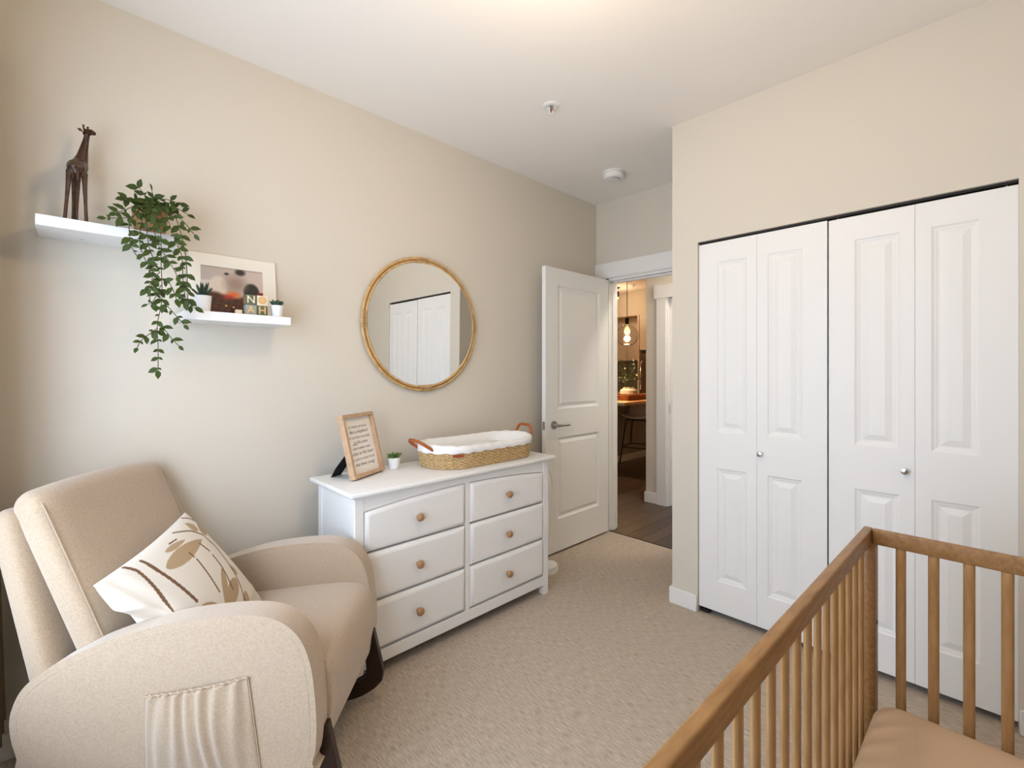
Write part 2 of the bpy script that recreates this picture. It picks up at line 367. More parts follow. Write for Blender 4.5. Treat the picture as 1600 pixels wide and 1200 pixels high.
struct(MB().box(HX, HX+0.12, 2.262, 2.485, 0, CEIL).box(HX, HX+0.12, 0.3, 1.46, 0, CEIL).box(HX, HX+0.12, 1.46, 2.262, 2.06, CEIL).build('wall_hall', M_wall, smooth=False), 'white hall wall end with a cased door', 'wall')
struct(MB().box(3.42, HX+0.12, 0.18, 0.30, 0, CEIL).build('wall_hall_end', M_wall, smooth=False), 'hall end wall', 'wall')
struct(MB().box(HX+0.12, KX1, 2.30, 2.42, 0, CEIL).build('wall_kitchen_right', M_wall, smooth=False), 'kitchen side wall behind the hall wall', 'wall')
struct(MB().box(KX1, KX1+0.12, 2.30, KY1, 0, CEIL).build('wall_kitchen_back', M_wall, smooth=False), 'kitchen wall behind the cabinets', 'wall')
struct(MB().box(3.42, 3.54, 2.49, KY1, 0, CEIL).build('wall_kitchen_left', M_wall, smooth=False), 'kitchen wall backing onto the bedroom', 'wall')
struct(MB().box(3.42, KX1, KY1, KY1+0.12, 0, CEIL).build('wall_kitchen_side', M_wall, smooth=False), 'kitchen side wall beyond the island', 'wall')
struct(MB().box(HX-0.014, HX, 2.362, 2.499, 0, 0.105, 0.003, 1).box(HX, HX+0.12, 2.485, 2.499, 0, 0.105, 0.003, 1).build('baseboard_hall', M_trim), 'white baseboard at the foot of the hall wall end', 'baseboard')
struct(MB().box(HX-0.018, HX, 2.262, 2.36, 0, 2.06).box(HX-0.024, HX, 1.36, 2.385, 2.06, 2.19).box(HX-0.018, HX, 1.36, 1.46, 0, 2.06).box(HX, HX+0.12, 2.244, 2.262, 0, 2.06).build('trim_6', M_trim, smooth=False), 'white flat casing around the hall door', 'trim')
hd = thing('door_4', 'white closed hall door glimpsed through the doorway', 'door', (HX+0.03, 2.242, 0), kind='structure')
fnh = lambda u, z, d: (d, -u, z)
hp = [(0.12, 0.65, 1.05, 1.93), (0.12, 0.65, 0.25, 0.85)]
slab(fnh, 0.0, 0.78, 0.01, 2.055, 0.035, hp).build('slab', M_door, hd, smooth=False)
for p in hp: raised_panel(fnh, *p, dprof).build('panel', M_door, hd, smooth=False)
MB().box(-0.012, 0.0, 0.001, 0.004, 0.92, 1.0).build('hinge', M_metal, hd, smooth=False)

# ------------------------------------------------------------------ kitchen things
hl = thing('hall_fill_light', 'added unseen fill light in the hall, shaped as an opal bowl', 'ceiling lamp', (3.84, 1.15, CEIL))  # fill light added out of view to brighten the hall
MB().lathe([(0.15, 0), (0.15, -0.02), (0.13, -0.025)], seg=32).build('pan', M_trim, hl)
MB().lathe([(0.13, -0.024), (0.138, -0.045), (0.11, -0.085), (0.05, -0.105), (0.003, -0.108)], seg=32, cap0=False).build('opal_bowl', mat('hall_fill_glow', (255, 250, 244), 0.4, emit=(255, 246, 234), estr=105), hl)
isl = thing('kitchen_island', 'kitchen island with wooden top and grey panelled side', 'island', (5.42, 3.82, 0))
b = MB()
for i in range(2): MB().box(0.0+i*0.74, 0.0+i*0.74+0.737, -0.012, 0.0, 0.10, 0.872, 0.002, 1).build('side_panel', M_island, isl)
MB().box(0.0, 1.48, 0.0, 0.72, 0.0, 0.872).build('body', M_island, isl, smooth=False)
MB().box(-0.004, 1.48, -0.020, -0.001, 0.0, 0.10, 0.003, 1).build('plinth', M_kcab, isl)
MB().box(-0.10, 1.52, -0.44, 0.76, 0.878, 0.918, 0.004).build('worktop', M_counter, isl)
MB().box(-0.112, -0.101, -0.44, 0.76, 0.876, 0.916, 0.002).build('end_edging', M_quartz, isl)

st = thing('bar_stool', 'white shell bar stool with black metal frame by the island', 'stool', (6.02, 3.58, 0), R(15))
sw, sd, sh = 0.19, 0.17, 0.64
legs = {}
for sx in (-1, 1):
    for sy in (-1, 1):
        top = (sx*0.16, sy*0.14, sh); bot = (sx*0.235, sy*0.21, 0.008); legs[(sx, sy)] = (Vector(top), Vector(bot))
        MB().tube([top, bot], 0.009, 8).build('leg', M_iron, st)
def atz(k, z): a, c = legs[k]; t = (sh-z)/(sh-0.008); return a+(c-a)*t
for a, c, z in (((-1, -1), (1, -1), 0.25), ((-1, 1), (1, 1), 0.25), ((-1, -1), (-1, 1), 0.25), ((1, -1), (1, 1), 0.25)):
    MB().tube([atz(a, z), atz(c, z)], 0.007, 8).build('footrest', M_iron, st)
MB().tube([(-0.16, -0.14, sh), (0.16, -0.14, sh), (0.16, 0.14, sh), (-0.16, 0.14, sh)], 0.009, 8, closed=True).build('seat_frame', M_iron, st)
def shell(u, v):
    y = (u-0.5)*0.42; s_ = v
    if s_ < 0.6: x = -0.22+s_/0.6*0.36; z = sh+0.03-0.03*math.sin(s_/0.6*PI)
    else: t = (s_-0.6)/0.4; x = 0.14+0.09*math.sin(t*1.2); z = sh+0.03+0.17*t**1.3
    z += 0.25*abs(u-0.5)**2.4
    if s_ > 0.85: y *= 1-0.25*((s_-0.85)/0.15)**2
    return (x, y, z)
o = MB().grid(14, 18, shell).build('seat_shell', M_shell, st); sm = o.modifiers.new('thickness', 'SOLIDIFY'); sm.thickness = 0.014

pl = thing('pendant_lamp', 'clear glass globe pendant with warm bulb seen through the doorway', 'pendant lamp', (6.28, 3.94, CEIL))
MB().lathe([(0.055, 0), (0.055, -0.022), (0.01, -0.03)], seg=20).build('canopy', M_iron, pl)
MB().tube([(0, 0, -0.025), (0, 0, -0.60)], 0.005, 6).build('cord', M_iron, pl)
MB().lathe([(0.024, -0.60), (0.030, -0.605), (0.030, -0.685), (0.026, -0.69), (0.026, -0.725), (0.02, -0.73)], seg=18).build('socket', M_iron, pl)
gl = [(0.04, -0.70)]+[(0.175*math.sin(a), -0.868+0.165*math.cos(a)) for a in [R(14+i*13) for i in range(1, 11)]]+[(0.09, -1.012)]
o = MB().lathe(gl, seg=36, cap0=False, cap1=False).build('globe', M_glass, pl); sm = o.modifiers.new('thickness', 'SOLIDIFY'); sm.thickness = 0.003
MB().lathe([(0.014, -0.73), (0.03, -0.76), (0.046, -0.80), (0.042, -0.83), (0.022, -0.852), (0.004, -0.856)], seg=18).build('bulb', M_bulb, pl)
pd = bpy.data.lights.new('pendant_glow', 'POINT'); pd.energy = 85; pd.color = (1.0, 0.66, 0.36); pd.shadow_soft_size = 0.05
po = bpy.data.objects.new('pendant_glow', pd); C.objects.link(po); po.location = (6.28, 3.94, CEIL-0.92)

fill_pl = pl.copy(); C.objects.link(fill_pl); fill_pl.location = (5.50, 3.94, CEIL); fill_pl['label'] = 'added unseen fill light, a copy of the glass globe pendant'  # pendant copy added out of view as extra kitchen light
pl['group'] = fill_pl['group'] = 'pendants over the island'
for ch in list(pl.children):
    c_ = ch.copy(); C.objects.link(c_); c_.parent = fill_pl
fill_po = po.copy(); C.objects.link(fill_po); fill_po.location = (5.50, 3.94, CEIL-0.92)  # point light of the added pendant copy
sp = thing('ceiling_spotlight', 'small dark ceiling spotlight glowing beside the pendant cord', 'spotlight', (6.80, 4.475, CEIL))
MB().lathe([(0.05, 0), (0.05, -0.02), (0.012, -0.024), (0.012, -0.06)], seg=16).build('mount', M_iron, sp)
MB().lathe([(0.02, -0.06), (0.042, -0.075), (0.046, -0.16), (0.040, -0.165)], seg=16).build('lamp_head', M_iron, sp)
MB().lathe([(0.036, -0.162), (0.038, -0.175), (0.02, -0.195), (0.003, -0.2)], seg=16).build('bulb', M_bulb, sp)
pd = bpy.data.lights.new('spot_glow', 'POINT'); pd.energy = 8; pd.color = (1.0, 0.72, 0.44); pd.shadow_soft_size = 0.06
po = bpy.data.objects.new('spot_glow', pd); C.objects.link(po); po.location = (6.80, 4.475, CEIL-0.28)
sk = thing('sprinkler_head', 'small white sprinkler head on the kitchen ceiling', 'sprinkler', (6.787, 4.135, CEIL))
MB().lathe([(0.04, 0), (0.038, -0.006), (0.012, -0.010), (0.010, -0.03), (0.018, -0.034), (0.018, -0.037)], seg=16).build('body', M_trim, sk)

cabx = 7.62
for i, (y0, y1) in enumerate(((5.205, 5.62), (4.785, 5.20), (4.365, 4.78))):
    c = thing('wall_cabinet', ('leftmost cream wall cabinet over the backsplash', 'middle cream wall cabinet behind the pendant', 'cream wall cabinet next to the fridge')[i], 'cabinet', (cabx, y0, 1.53), group='kitchen wall cabinets')
    MB().box(0.02, KX1-cabx-0.002, 0, y1-y0, 0, 0.78).build('body', M_kcab, c, smooth=False)
    MB().box(0, 0.018, 0.002, y1-y0-0.002, 0.002, 0.778, 0.002, 1).build('door', M_kcab, c)
c = thing('fridge_cabinet', 'cream tall cabinet above the steel fridge', 'cabinet', (7.30, 3.44, 1.70))
MB().box(0.02, KX1-7.302, 0, 0.89, 0, 0.61).build('body', M_kcab, c, smooth=False)
for y in (0.002, 0.447): MB().box(0, 0.018, y, y+0.441, 0.002, 0.608, 0.002, 1).build('door', M_kcab, c)
tag(MB().box(7.28, KX1-0.002, 4.333, 4.360, 0, 2.31).build('tall_end_panel', M_kcab, smooth=False), 'cream tall end panel between fridge and counter', 'panel')
struct(MB().box(7.35, KX1, 2.42, KY1, 2.315, CEIL).build('wall_soffit', M_wall, smooth=False), 'ceiling bulkhead above the kitchen cabinets', 'wall')
fr = thing('fridge', 'brushed steel fridge with long curved handle', 'fridge', (7.30, 3.48, 0))
MB().box(0.05, 0.78, 0, 0.84, 0.02, 1.64, 0.006).build('body', M_fridge, fr)
MB().box(0, 0.048, 0.0, 0.84, 0.65, 1.64, 0.008).build('door', M_fridge, fr)
MB().box(0, 0.048, 0.0, 0.84, 0.03, 0.645, 0.008).build('drawer', M_fridge, fr)
MB().tube([(0.0, 0.80, 0.80), (-0.045, 0.80, 0.86), (-0.055, 0.80, 1.15), (-0.045, 0.80, 1.44), (0.0, 0.80, 1.50)], 0.014, 8).build('handle', M_chrome, fr)
for i, y0 in enumerate((4.365, 4.975)):
    c = thing('base_cabinet', ('cream base cabinet beside the fridge', 'cream base cabinet further along the back counter')[i], 'cabinet', (7.50, y0, 0), group='kitchen base cabinets')
    MB().box(0.02, KX1-7.502, 0, 0.60, 0, 0.878).build('body', M_kcab, c, smooth=False)
    MB().box(0, 0.018, 0.002, 0.598, 0.10, 0.874, 0.002, 1).build('door', M_kcab, c)
tag(MB().box(7.47, KX1-0.002, 4.362, 5.62, 0.88, 0.918, 0.003).build('back_counter', M_quartz), 'white stone counter under the wall cabinets', 'counter')
def tiles():
    m = mat('grey_tile', (150, 148, 144), 0.3); nt = m.node_tree; bk = nt.nodes.new('ShaderNodeTexBrick'); tc = nt.nodes.new('ShaderNodeTexCoord')
    mp = nt.nodes.new('ShaderNodeMapping'); mp.inputs['Rotation'].default_value = (0, R(90), R(90))
    bk.inputs['Color1'].default_value = (*lin((152, 150, 146)), 1); bk.inputs['Color2'].default_value = (*lin((142, 140, 137)), 1); bk.inputs['Mortar'].default_value = (*lin((186, 182, 176)), 1)
    bk.inputs['Scale'].default_value = 5; bk.inputs['Mortar Size'].default_value = 0.012; bk.inputs['Brick Width'].default_value = 1.0; bk.inputs['Row Height'].default_value = 0.33
    nt.links.new(tc.outputs['Object'], mp.inputs[0]); nt.links.new(mp.outputs[0], bk.inputs['Vector']); nt.links.new(bk.outputs[0], nt.nodes['Principled BSDF'].inputs['Base Color'])
    return m
struct(MB().box(KX1-0.012, KX1-0.001, 4.363, 5.62, 0.919, 1.529).build('wall_backsplash', tiles(), smooth=False), 'grey tile backsplash behind the kitchen counter', 'backsplash')
cm = thing('coffee_machine', 'dark countertop coffee machine against the backsplash', 'appliance', (7.72, 4.42, 0.919))
MB().box(0, 0.28, 0, 0.26, 0, 0.05, 0.006).build('base', M_iron, cm)
MB().box(0.14, 0.28, 0, 0.26, 0.05, 0.36, 0.008).build('tank', M_iron, cm)
MB().box(0, 0.14, 0.02, 0.24, 0.25, 0.36, 0.008).build('brew_head', M_iron, cm)
tr = thing('wooden_tray', 'acacia wooden tray on the island worktop', 'tray', (5.70, 3.56, 0.919), R(0))
MB().box(0, 0.62, 0, 0.40, 0, 0.012).build('base', M_traywood, tr, smooth=False)
for q in ((0, 0.62, 0, 0.014), (0, 0.62, 0.386, 0.40)): MB().box(*q, 0.012, 0.075, 0.002, 1).build('side', M_traywood, tr)
for q in ((0, 0.014, 0.0145, 0.3855), (0.606, 0.62, 0.0145, 0.3855)):
    e = MB().box(*q, 0.012, 0.075, 0.002, 1).build('end', M_traywood, tr)
    MB().box(q[0]-0.001, q[1]+0.001, 0.13, 0.27, 0.035, 0.057, 0.006).build('grip', M_dark, e)
vs = thing('potted_plant', 'cream round vase of leafy greenery on the wooden tray', 'plant', (6.00, 3.74, 0.9325))
MB().lathe([(0.06, 0), (0.10, 0.02), (0.128, 0.07), (0.118, 0.12), (0.075, 0.150), (0.08, 0.162), (0.066, 0.160), (0.06, 0.14)], seg=28).build('vase', mat('cream_vase', (226, 210, 192), 0.6), vs)
b = MB(); rr = random.Random(3)
for k in range(26):
    a = rr.uniform(0, 2*PI); rad = rr.uniform(0.05, 0.20); hgt = rr.uniform(0.12, 0.42)
    p0 = Vector((0.03*math.cos(a), 0.03*math.sin(a), 0.14)); p2 = Vector((rad*math.cos(a), rad*math.sin(a), 0.15+hgt))
    p1 = (p0+p2)/2+Vector((0, 0, 0.05)); path = catmull([p0, p1, p2], 4); b.tube(path, 0.0025, 4)
    for q in range(6):
        pt = path[3+q % 6]; d = Vector((rr.uniform(-1, 1), rr.uniform(-1, 1), rr.uniform(-0.4, 0.8))).normalized(); s_ = d.cross(Vector((0.3, 0.2, 1))).normalized(); L = rr.uniform(0.04, 0.065)
        b.poly([pt, pt+d*L*0.5+s_*L*0.28, pt+d*L, pt+d*L*0.5-s_*L*0.28], [(0, 1, 2, 3)])
o = b.build('foliage', mat('eucalyptus', (86, 104, 70), 0.6, var=0.25, vscale=9), vs, smooth=False); o['kind'] = 'stuff'

# ------------------------------------------------------------------ ceiling fittings
cl = thing('ceiling_lamp', 'opal glass globe lamp hanging from the bedroom ceiling', 'ceiling lamp', (0.95, 0.76, CEIL))
MB().lathe([(0.06, 0), (0.06, -0.016), (0.010, -0.022), (0.010, -0.17), (0.045, -0.175), (0.045, -0.205)], seg=32).build('mount', M_trim, cl)
MB().lathe([(0.044, -0.203)]+[(0.098*math.sin(R(a)), -0.292+0.098*math.cos(R(a))) for a in range(32, 180, 12)]+[(0.003, -0.390)], seg=36, cap0=False).build('opal_globe', mat('opal_glow', (255, 240, 220), 0.4, emit=(255, 226, 186), estr=LAMP), cl)
sk = thing('sprinkler_head', 'white recessed sprinkler head on the bedroom ceiling', 'sprinkler', (1.881, 1.644, CEIL))
MB().lathe([(0.043, 0), (0.042, -0.004), (0.030, -0.008), (0.026, -0.004), (0.008, -0.003)], seg=28).build('escutcheon', M_trim, sk)
MB().lathe([(0.010, -0.003), (0.010, -0.022), (0.006, -0.024)], seg=14).build('nozzle', M_metal, sk)
MB().tube([(0.012, 0, -0.015), (0.013, 0, -0.035), (0.004, 0, -0.045)], 0.0025, 6).tube([(-0.012, 0, -0.015), (-0.013, 0, -0.035), (-0.004, 0, -0.045)], 0.0025, 6).build('yoke', M_trim, sk)
MB().tube([(0, 0, -0.024), (0, 0, -0.043)], 0.0032, 8).build('glass_bulb', mat('red_bulb', (170, 60, 40), 0.2), sk)
MB().lathe([(0.004, -0.044), (0.016, -0.046), (0.016, -0.048), (0.003, -0.049)], seg=18).build('deflector', M_trim, sk)
sd_ = thing('smoke_detector', 'round white smoke detector on the ceiling', 'smoke detector', (2.841, 1.892, CEIL))
MB().lathe([(0.078, 0), (0.078, -0.010), (0.070, -0.012)], seg=36).build('base_plate', M_trim, sd_)
MB().lathe([(0.070, -0.012), (0.074, -0.016), (0.073, -0.034), (0.062, -0.046), (0.03, -0.050), (0.004, -0.050)], seg=36).build('cover', M_trim, sd_)
for k in range(5):
    a = R(-150+k*24); MB().box(-0.006, 0.006, -0.002, 0.002, -0.0508, -0.049).build('vent_slot', M_dark, sd_, (0.042*math.cos(a), 0.042*math.sin(a), 0), (0, 0, a+PI/2))

# ------------------------------------------------------------------ dresser
DX0, DX1, DYF, DYB = 0.893, 2.120, 1.875, 2.258
dr = thing('dresser', 'white six drawer dresser with round wooden knobs', 'dresser', (DX0, DYF, 0))
Wd, Dd = DX1-DX0, DYB-DYF
TOPZ = 0.828
MB().box(-0.030, Wd+0.034, -0.034, Dd+0.030, TOPZ-0.020, TOPZ, 0.006, 3).box(-0.012, Wd+0.012, -0.014, Dd+0.01, TOPZ-0.030, TOPZ-0.020, 0.002, 1).build('top', M_white, dr)
for x0 in (0, Wd-0.042):
    MB().box(x0, x0+0.042, 0, 0.040, 0, TOPZ-0.03, 0.002, 1).build('post', M_white, dr)
    MB().box(x0, x0+0.042, Dd-0.040, Dd, 0, TOPZ-0.03, 0.002, 1).build('post', M_white, dr)
MB().box(0.006, 0.022, 0.040, Dd-0.040, 0.055, TOPZ-0.03).build('side_panel', M_white, dr, smooth=False)
MB().box(Wd-0.022, Wd-0.006, 0.040, Dd-0.040, 0.055, TOPZ-0.03).build('side_panel', M_white, dr, smooth=False)
MB().box(0.03, Wd-0.03, Dd-0.03, Dd-0.02, 0.055, TOPZ-0.03).build('back_panel', M_white, dr, smooth=False)
MB().box(0.03, Wd-0.03, 0.032, 0.042, 0.06, TOPZ-0.03).build('carcass_front', M_dark, dr, smooth=False)
xs0, xm0, xm1, xs1 = 0.042, 0.594, 0.622, Wd-0.042
def arch(x): t = (x-xs0)/(xs1-xs0); return 0.735+0.032*(1-(2*t-1)**2)
def arcpoly(a, c, ztop_off, zlow, n=14, up=True):
    xs = [a+(c-a)*i/n for i in range(n+1)]
    return xs
n = 28
p = [(xs0, TOPZ-0.03), (xs1, TOPZ-0.03)]+[(xs1+(xs0-xs1)*i/n, arch(xs1+(xs0-xs1)*i/n)) for i in range(n+1)]
MB().prism(list(reversed(p)), lambda u, v, d: (u, d, v), 0.002, 0.030).build('top_rail', M_white, dr)
MB().box(xm0, xm1, 0.003, 0.030, 0.105, 0.770).build('centre_stile', M_white, dr, smooth=False)
MB().box(xs0, xs1, 0.002, 0.030, 0.056, 0.112, 0.002, 1).build('bottom_rail', M_white, dr)
rows = [(0.557, None), (0.339, 0.549), (0.121, 0.331)]
for (ca, cb) in ((xs0+0.003, xm0-0.003), (xm1+0.003, xs1-0.003)):
    for z0, z1 in rows:
        n = 14
        def outline(ins, d):
            a, c_ = ca+ins, cb-ins
            tops = [(c_+(a-c_)*i/n) for i in range(n+1)]
            return [(a, d, z0+ins), (c_, d, z0+ins)]+[(x, d, (arch(x)-0.004 if z1 is None else z1)-ins) for x in tops]
        dw = MB().rings([outline(0, 0.030), outline(0, 0.008), outline(0.003, 0.003), outline(0.010, -0.003), outline(0.020, -0.006), outline(0.022, -0.006)]).build('drawer', M_white, dr, ang=25)
        kx = 0.307 if ca < 0.3 else 0.880; kz = (z0+(z1 or 0.768))/2 if z1 else 0.662
        MB().lathe([(0.009, 0), (0.008, 0.010), (0.012, 0.014), (0.0185, 0.019), (0.0195, 0.024), (0.017, 0.030), (0.010, 0.034), (0.002, 0.035)], seg=24).build('knob', M_knob, dw, (kx, -0.006, kz), (R(90), 0, 0))

# framed verse
pf = thing('picture_frame', 'wooden tabletop frame with handwritten verse on dresser', 'picture frame', (0.974, 2.057, TOPZ+0.0055), R(28.4))
tilt = R(-14); FW, FH, FT, FB = 0.246, 0.305, 0.017, 0.020
tl = bpy.data.objects.new('frame_body', MB().box(FT, FW-FT, 0.012, 0.016, FT, FH-FT).mesh('frame_backing', False)); tl.data.materials.append(M_black)
C.objects.link(tl); tl.parent = pf; tl.rotation_euler = (tilt, 0, 0)
MB().box(FT-0.002, FW-FT+0.002, 0.009, 0.011, FT-0.002, FH-FT+0.002).build('paper', M_paper, tl, smooth=False)
for q in ((0, FW, 0, FT), (0, FW, FH-FT, FH)): MB().box(q[0], q[1], -0.012, 0.020, q[2], q[3], 0.0015, 1).build('rail', M_framewood, tl)
for q in ((0, FT), (FW-FT, FW)): MB().box(q[0], q[1], -0.0115, 0.0195, FT, FH-FT, 0.0015, 1).build('stile', M_framewood, tl)
lines = [('HE TENDS HIS FLOCK', 0), ('like a shepherd', 1), ('HE GATHERS THE LAMBS', 0), ('in His arms', 1), ('AND CARRIES THEM', 0), ('close to His heart', 1), ('HE GENTLY LEADS THOSE', 0), ('that have young', 1)]
for i, (tx, sc) in enumerate(lines):
    text_obj('verse_line', tx, 0.0235 if sc else 0.0150, M_ink, tl, (FW/2, 0.0085, FH-0.068-i*0.0262), (R(90), 0, 0), 0.4 if sc else 0.05, 0.0002, -0.0003)
e = MB().prism([(-0.040, 0), (0.030, 0), (0.040, 0.07), (0.018, 0.155), (-0.018, 0.155), (-0.046, 0.045)], lambda u, v, d: (0.078+u, 0.150-0.105*v/0.155+d, v-0.0045), 0, 0.004).build('easel_leg', M_black, pf, smooth=False)
MB().tube([(0.085, 0.118, 0.045), (0.090, 0.075, 0.02), (0.095, 0.03, 0.035)], 0.0015, 5).build('stay_ribbon', M_black, pf)

# succulents
def succulent(label, loc, r0, r1, h, spiky, m, n, L, seed):
    t = thing('potted_succulent', label, 'succulent', loc, group='potted succulents')
    MB().lathe([(r0*0.96, 0), (r0, 0.003), (r1, h-0.004), (r1, h), (r1*0.92, h), (r1*0.90, h*0.88)], seg=28).build('pot', M_pot, t)
    MB().lathe([(r1*0.90, h*0.86), (r1*0.5, h*0.90), (0.002, h*0.92)], seg=20, cap0=True).build('soil', M_soil, t)
    rr = random.Random(seed)
    for ring, (cnt, el, ll) in enumerate(n):
        for k in range(cnt):
            a = 2*PI*k/cnt+ring*0.5+rr.uniform(-0.15, 0.15); e = R(el+rr.uniform(-7, 7)); l = L*ll*rr.uniform(0.88, 1.1)
            wd = l*(0.10 if spiky else 0.24)
            d = Vector((math.cos(a)*math.cos(e), math.sin(a)*math.cos(e), math.sin(e))); up = Vector((-math.cos(a)*math.sin(e), -math.sin(a)*math.sin(e), math.cos(e)))
            P = [Vector((0, 0, h*0.90))+d*l*s_+up*(0.12*l*s_*s_) for s_ in (0.05, 0.35, 0.65, 0.85, 1.0)]
            MB().tube(P, [wd*0.4, wd*0.55, wd*0.5, wd*0.3, 0.0004], 7, up=up, r2=[wd*0.7, wd, wd*1.0, wd*0.65, 0.0004] if not spiky else [wd*0.8, wd, wd*0.7, wd*0.4, 0.0004]).build('leaf', m, t)
    return t
ROS = [(8, 18, 1.0), (7, 40, 0.85), (5, 62, 0.62)]
succulent('small green rosette succulent in white pot on dresser', (1.258, 2.185, TOPZ+0.001), 0.024, 0.032, 0.058, False, M_succ2, ROS, 0.048, 1)

# changing basket
bk = thing('changing_basket', 'oval seagrass changing basket with white liner and leather handles', 'basket', (1.735, 2.080, TOPZ+0.001))
def stadium(n, hl, r):
    out = []; per = 4*hl+2*PI*r
    for i in range(n):
        s_ = per*i/n
        if s_ < 2*hl: out.append((-hl+s_, -r, 0, -1))
        elif s_ < 2*hl+PI*r: a = -PI/2+(s_-2*hl)/r; out.append((hl+r*math.cos(a), r*math.sin(a), math.cos(a), math.sin(a)))
        elif s_ < 4*hl+PI*r: out.append((hl-(s_-2*hl-PI*r), r, 0, 1))
        else: a = PI/2+(s_-4*hl-PI*r)/r; out.append((-hl+r*math.cos(a), r*math.sin(a), math.cos(a), math.sin(a)))
    return out
HL, BR = 0.185, 0.163
b = MB(); NP = 360
for row in range(11):
    z = 0.006+row*0.0080; fl_ = 0.012*(z/0.1)
    st_ = stadium(NP, HL, BR+fl_)
    b.tube([(x+nx*0.0045*math.sin(2*PI*45*i/NP+PI*row), y+ny*0.0045*math.sin(2*PI*45*i/NP+PI*row), z) for i, (x, y, nx, ny) in enumerate(st_)], 0.0050, 6, closed=True)
b.build('woven_side', M_wicker, bk)
MB().prism([(x, y) for x, y, _, _ in stadium(80, HL, BR)], lambda u, v, d: (u, v, d), 0.001, 0.010).build('base', M_wicker, bk)
prof = [(0.014, 0.082), (0.020, 0.083), (0.024, 0.092), (0.026, 0.104), (0.022, 0.114), (0.011, 0.119), (0.000, 0.114), (-0.010, 0.100), (-0.016, 0.080), (-0.020, 0.060)]
rr = random.Random(5); sts = [stadium(160, HL, BR+off) for off, _ in prof]
MB().rings([[(x, y, z+0.0025*math.sin(i*0.9+q)*(1 if q < 5 else 0.6)+0.010*(abs(x)/0.36)**3*(1 if 1 < q < 8 else 0)) for i, (x, y, nx, ny) in enumerate(sts[q])] for q, (off, z) in enumerate(prof)], cap0=False, cap1=False).build('cloth_liner', M_liner, bk)
def padf(u, v):
    a = u*2*PI; st_ = pst[int(u*120) % 120]; k = v
    return (st_[0]*k, st_[1]*k, 0.082+0.018*(1-k**6)-0.020*math.exp(-(st_[1]*k/0.07)**2)*(1-k**4))
pst = stadium(120, HL, BR-0.018)
MB().rings([[(x*k, y*k, 0.056+0.016*(1-k**8)+0.022*(abs(y)*k/0.15)**2*(1-k**8)) for x, y, _, _ in pst] for k in (1.0, 0.98, 0.94, 0.88, 0.78, 0.6, 0.4, 0.2, 0.02)], cap0=False).build('changing_pad', M_liner, bk)
for sx in (-1, 1):
    xe = sx*(HL+BR+0.026)
    hh, lo_ = (0.152, 1.13) if sx < 0 else (0.170, 1.04)
    P = catmull([(xe*0.935, -0.068, 0.098), (xe*(0.6+0.4*lo_), -0.066, 0.126), (xe*lo_, -0.042, hh-0.004), (xe*lo_*1.01, 0.0, hh), (xe*lo_, 0.042, hh-0.004), (xe*(0.6+0.4*lo_), 0.066, 0.126), (xe*0.935, 0.068, 0.098)], 6)
    MB().tube(P, 0.0085, 10).build('handle', M_leather, bk)
MB().box(-0.028, 0.028, -0.004, 0.0, 0.0, 0.014, 0.001, 1).build('leather_label', M_leather2, bk, (-0.266, -0.166, 0.066), (R(6), 0, R(-27)))

# slim white upright appliance between dresser and door
ap = thing('floor_steamer', 'slim white upright appliance on flat base between dresser and door', 'appliance', (2.335, 2.100, 0))
P = [(0.105*math.cos(a)*1.0, 0.075*math.sin(a)) for a in [2*PI*i/28 for i in range(28)]]
MB().prism(P, lambda u, v, d: (u, v, d), 0.006, 0.040, 0.014, 3).build('floor_head', M_white2, ap)
MB().prism([(u*1.06, v*1.06) for u, v in P], lambda u, v, d: (u, v, d), 0.0, 0.008).build('floor_pad', M_trim, ap)
MB().tube([(0.0, 0.01, 0.035), (0.005, 0.015, 0.10), (0.012, 0.02, 0.22), (0.016, 0.025, 0.46), (0.012, 0.028, 0.55)], [0.026, 0.030, 0.044, 0.040, 0.022], 16).build('body', M_white2, ap)
MB().tube([(0.012, 0.028, 0.55), (0.010, 0.030, 0.74)], 0.012, 12).build('pole', M_white2, ap)
MB().tube(catmull([(0.03, 0.0, 0.675), (0.058, -0.01, 0.640), (0.070, -0.01, 0.58), (0.072, -0.01, 0.53), (0.052, -0.005, 0.508), (0.026, 0.0, 0.512)], 5), 0.006, 8).build('cord_hook', M_white2, ap)

# ------------------------------------------------------------------ rattan mirror
mr = thing('round_mirror', 'round wall mirror with rattan frame above the dresser', 'mirror', (1.550, ROOM_Y1, 1.612))
RM = 0.395
def circ(r, y, n=120): return [(r*math.cos(2*PI*i/n), y, r*math.sin(2*PI*i/n)) for i in range(n)]
g = MB().lathe([(0.002, 0), (RM-0.022, 0), (RM-0.022, 0.004), (0.002, 0.004)], seg=96).build('glass', M_mirror, mr, (0, -0.018, 0), (R(90.5), 0, R(-1.2)), ang=20)
MB().lathe([(0.002, 0), (RM-0.016, 0), (RM-0.016, 0.010), (0.002, 0.010)], seg=64).build('backing', M_rattan_d, mr, (0, -0.004, 0), (R(90), 0, 0), ang=20)
MB().tube(circ(RM-0.0085, -0.020), 0.0085, 10, closed=True).build('outer_hoop', M_rattan, mr)
MB().tube(circ(RM-0.0275, -0.026), 0.0062, 10, closed=True).build('inner_hoop', M_rattan, mr)
MB().tube(circ(RM-0.0190, -0.022), 0.0050, 8, closed=True).build('face_hoop', M_rattan_d, mr)  # darker colour paints the shaded gap between the two hoops
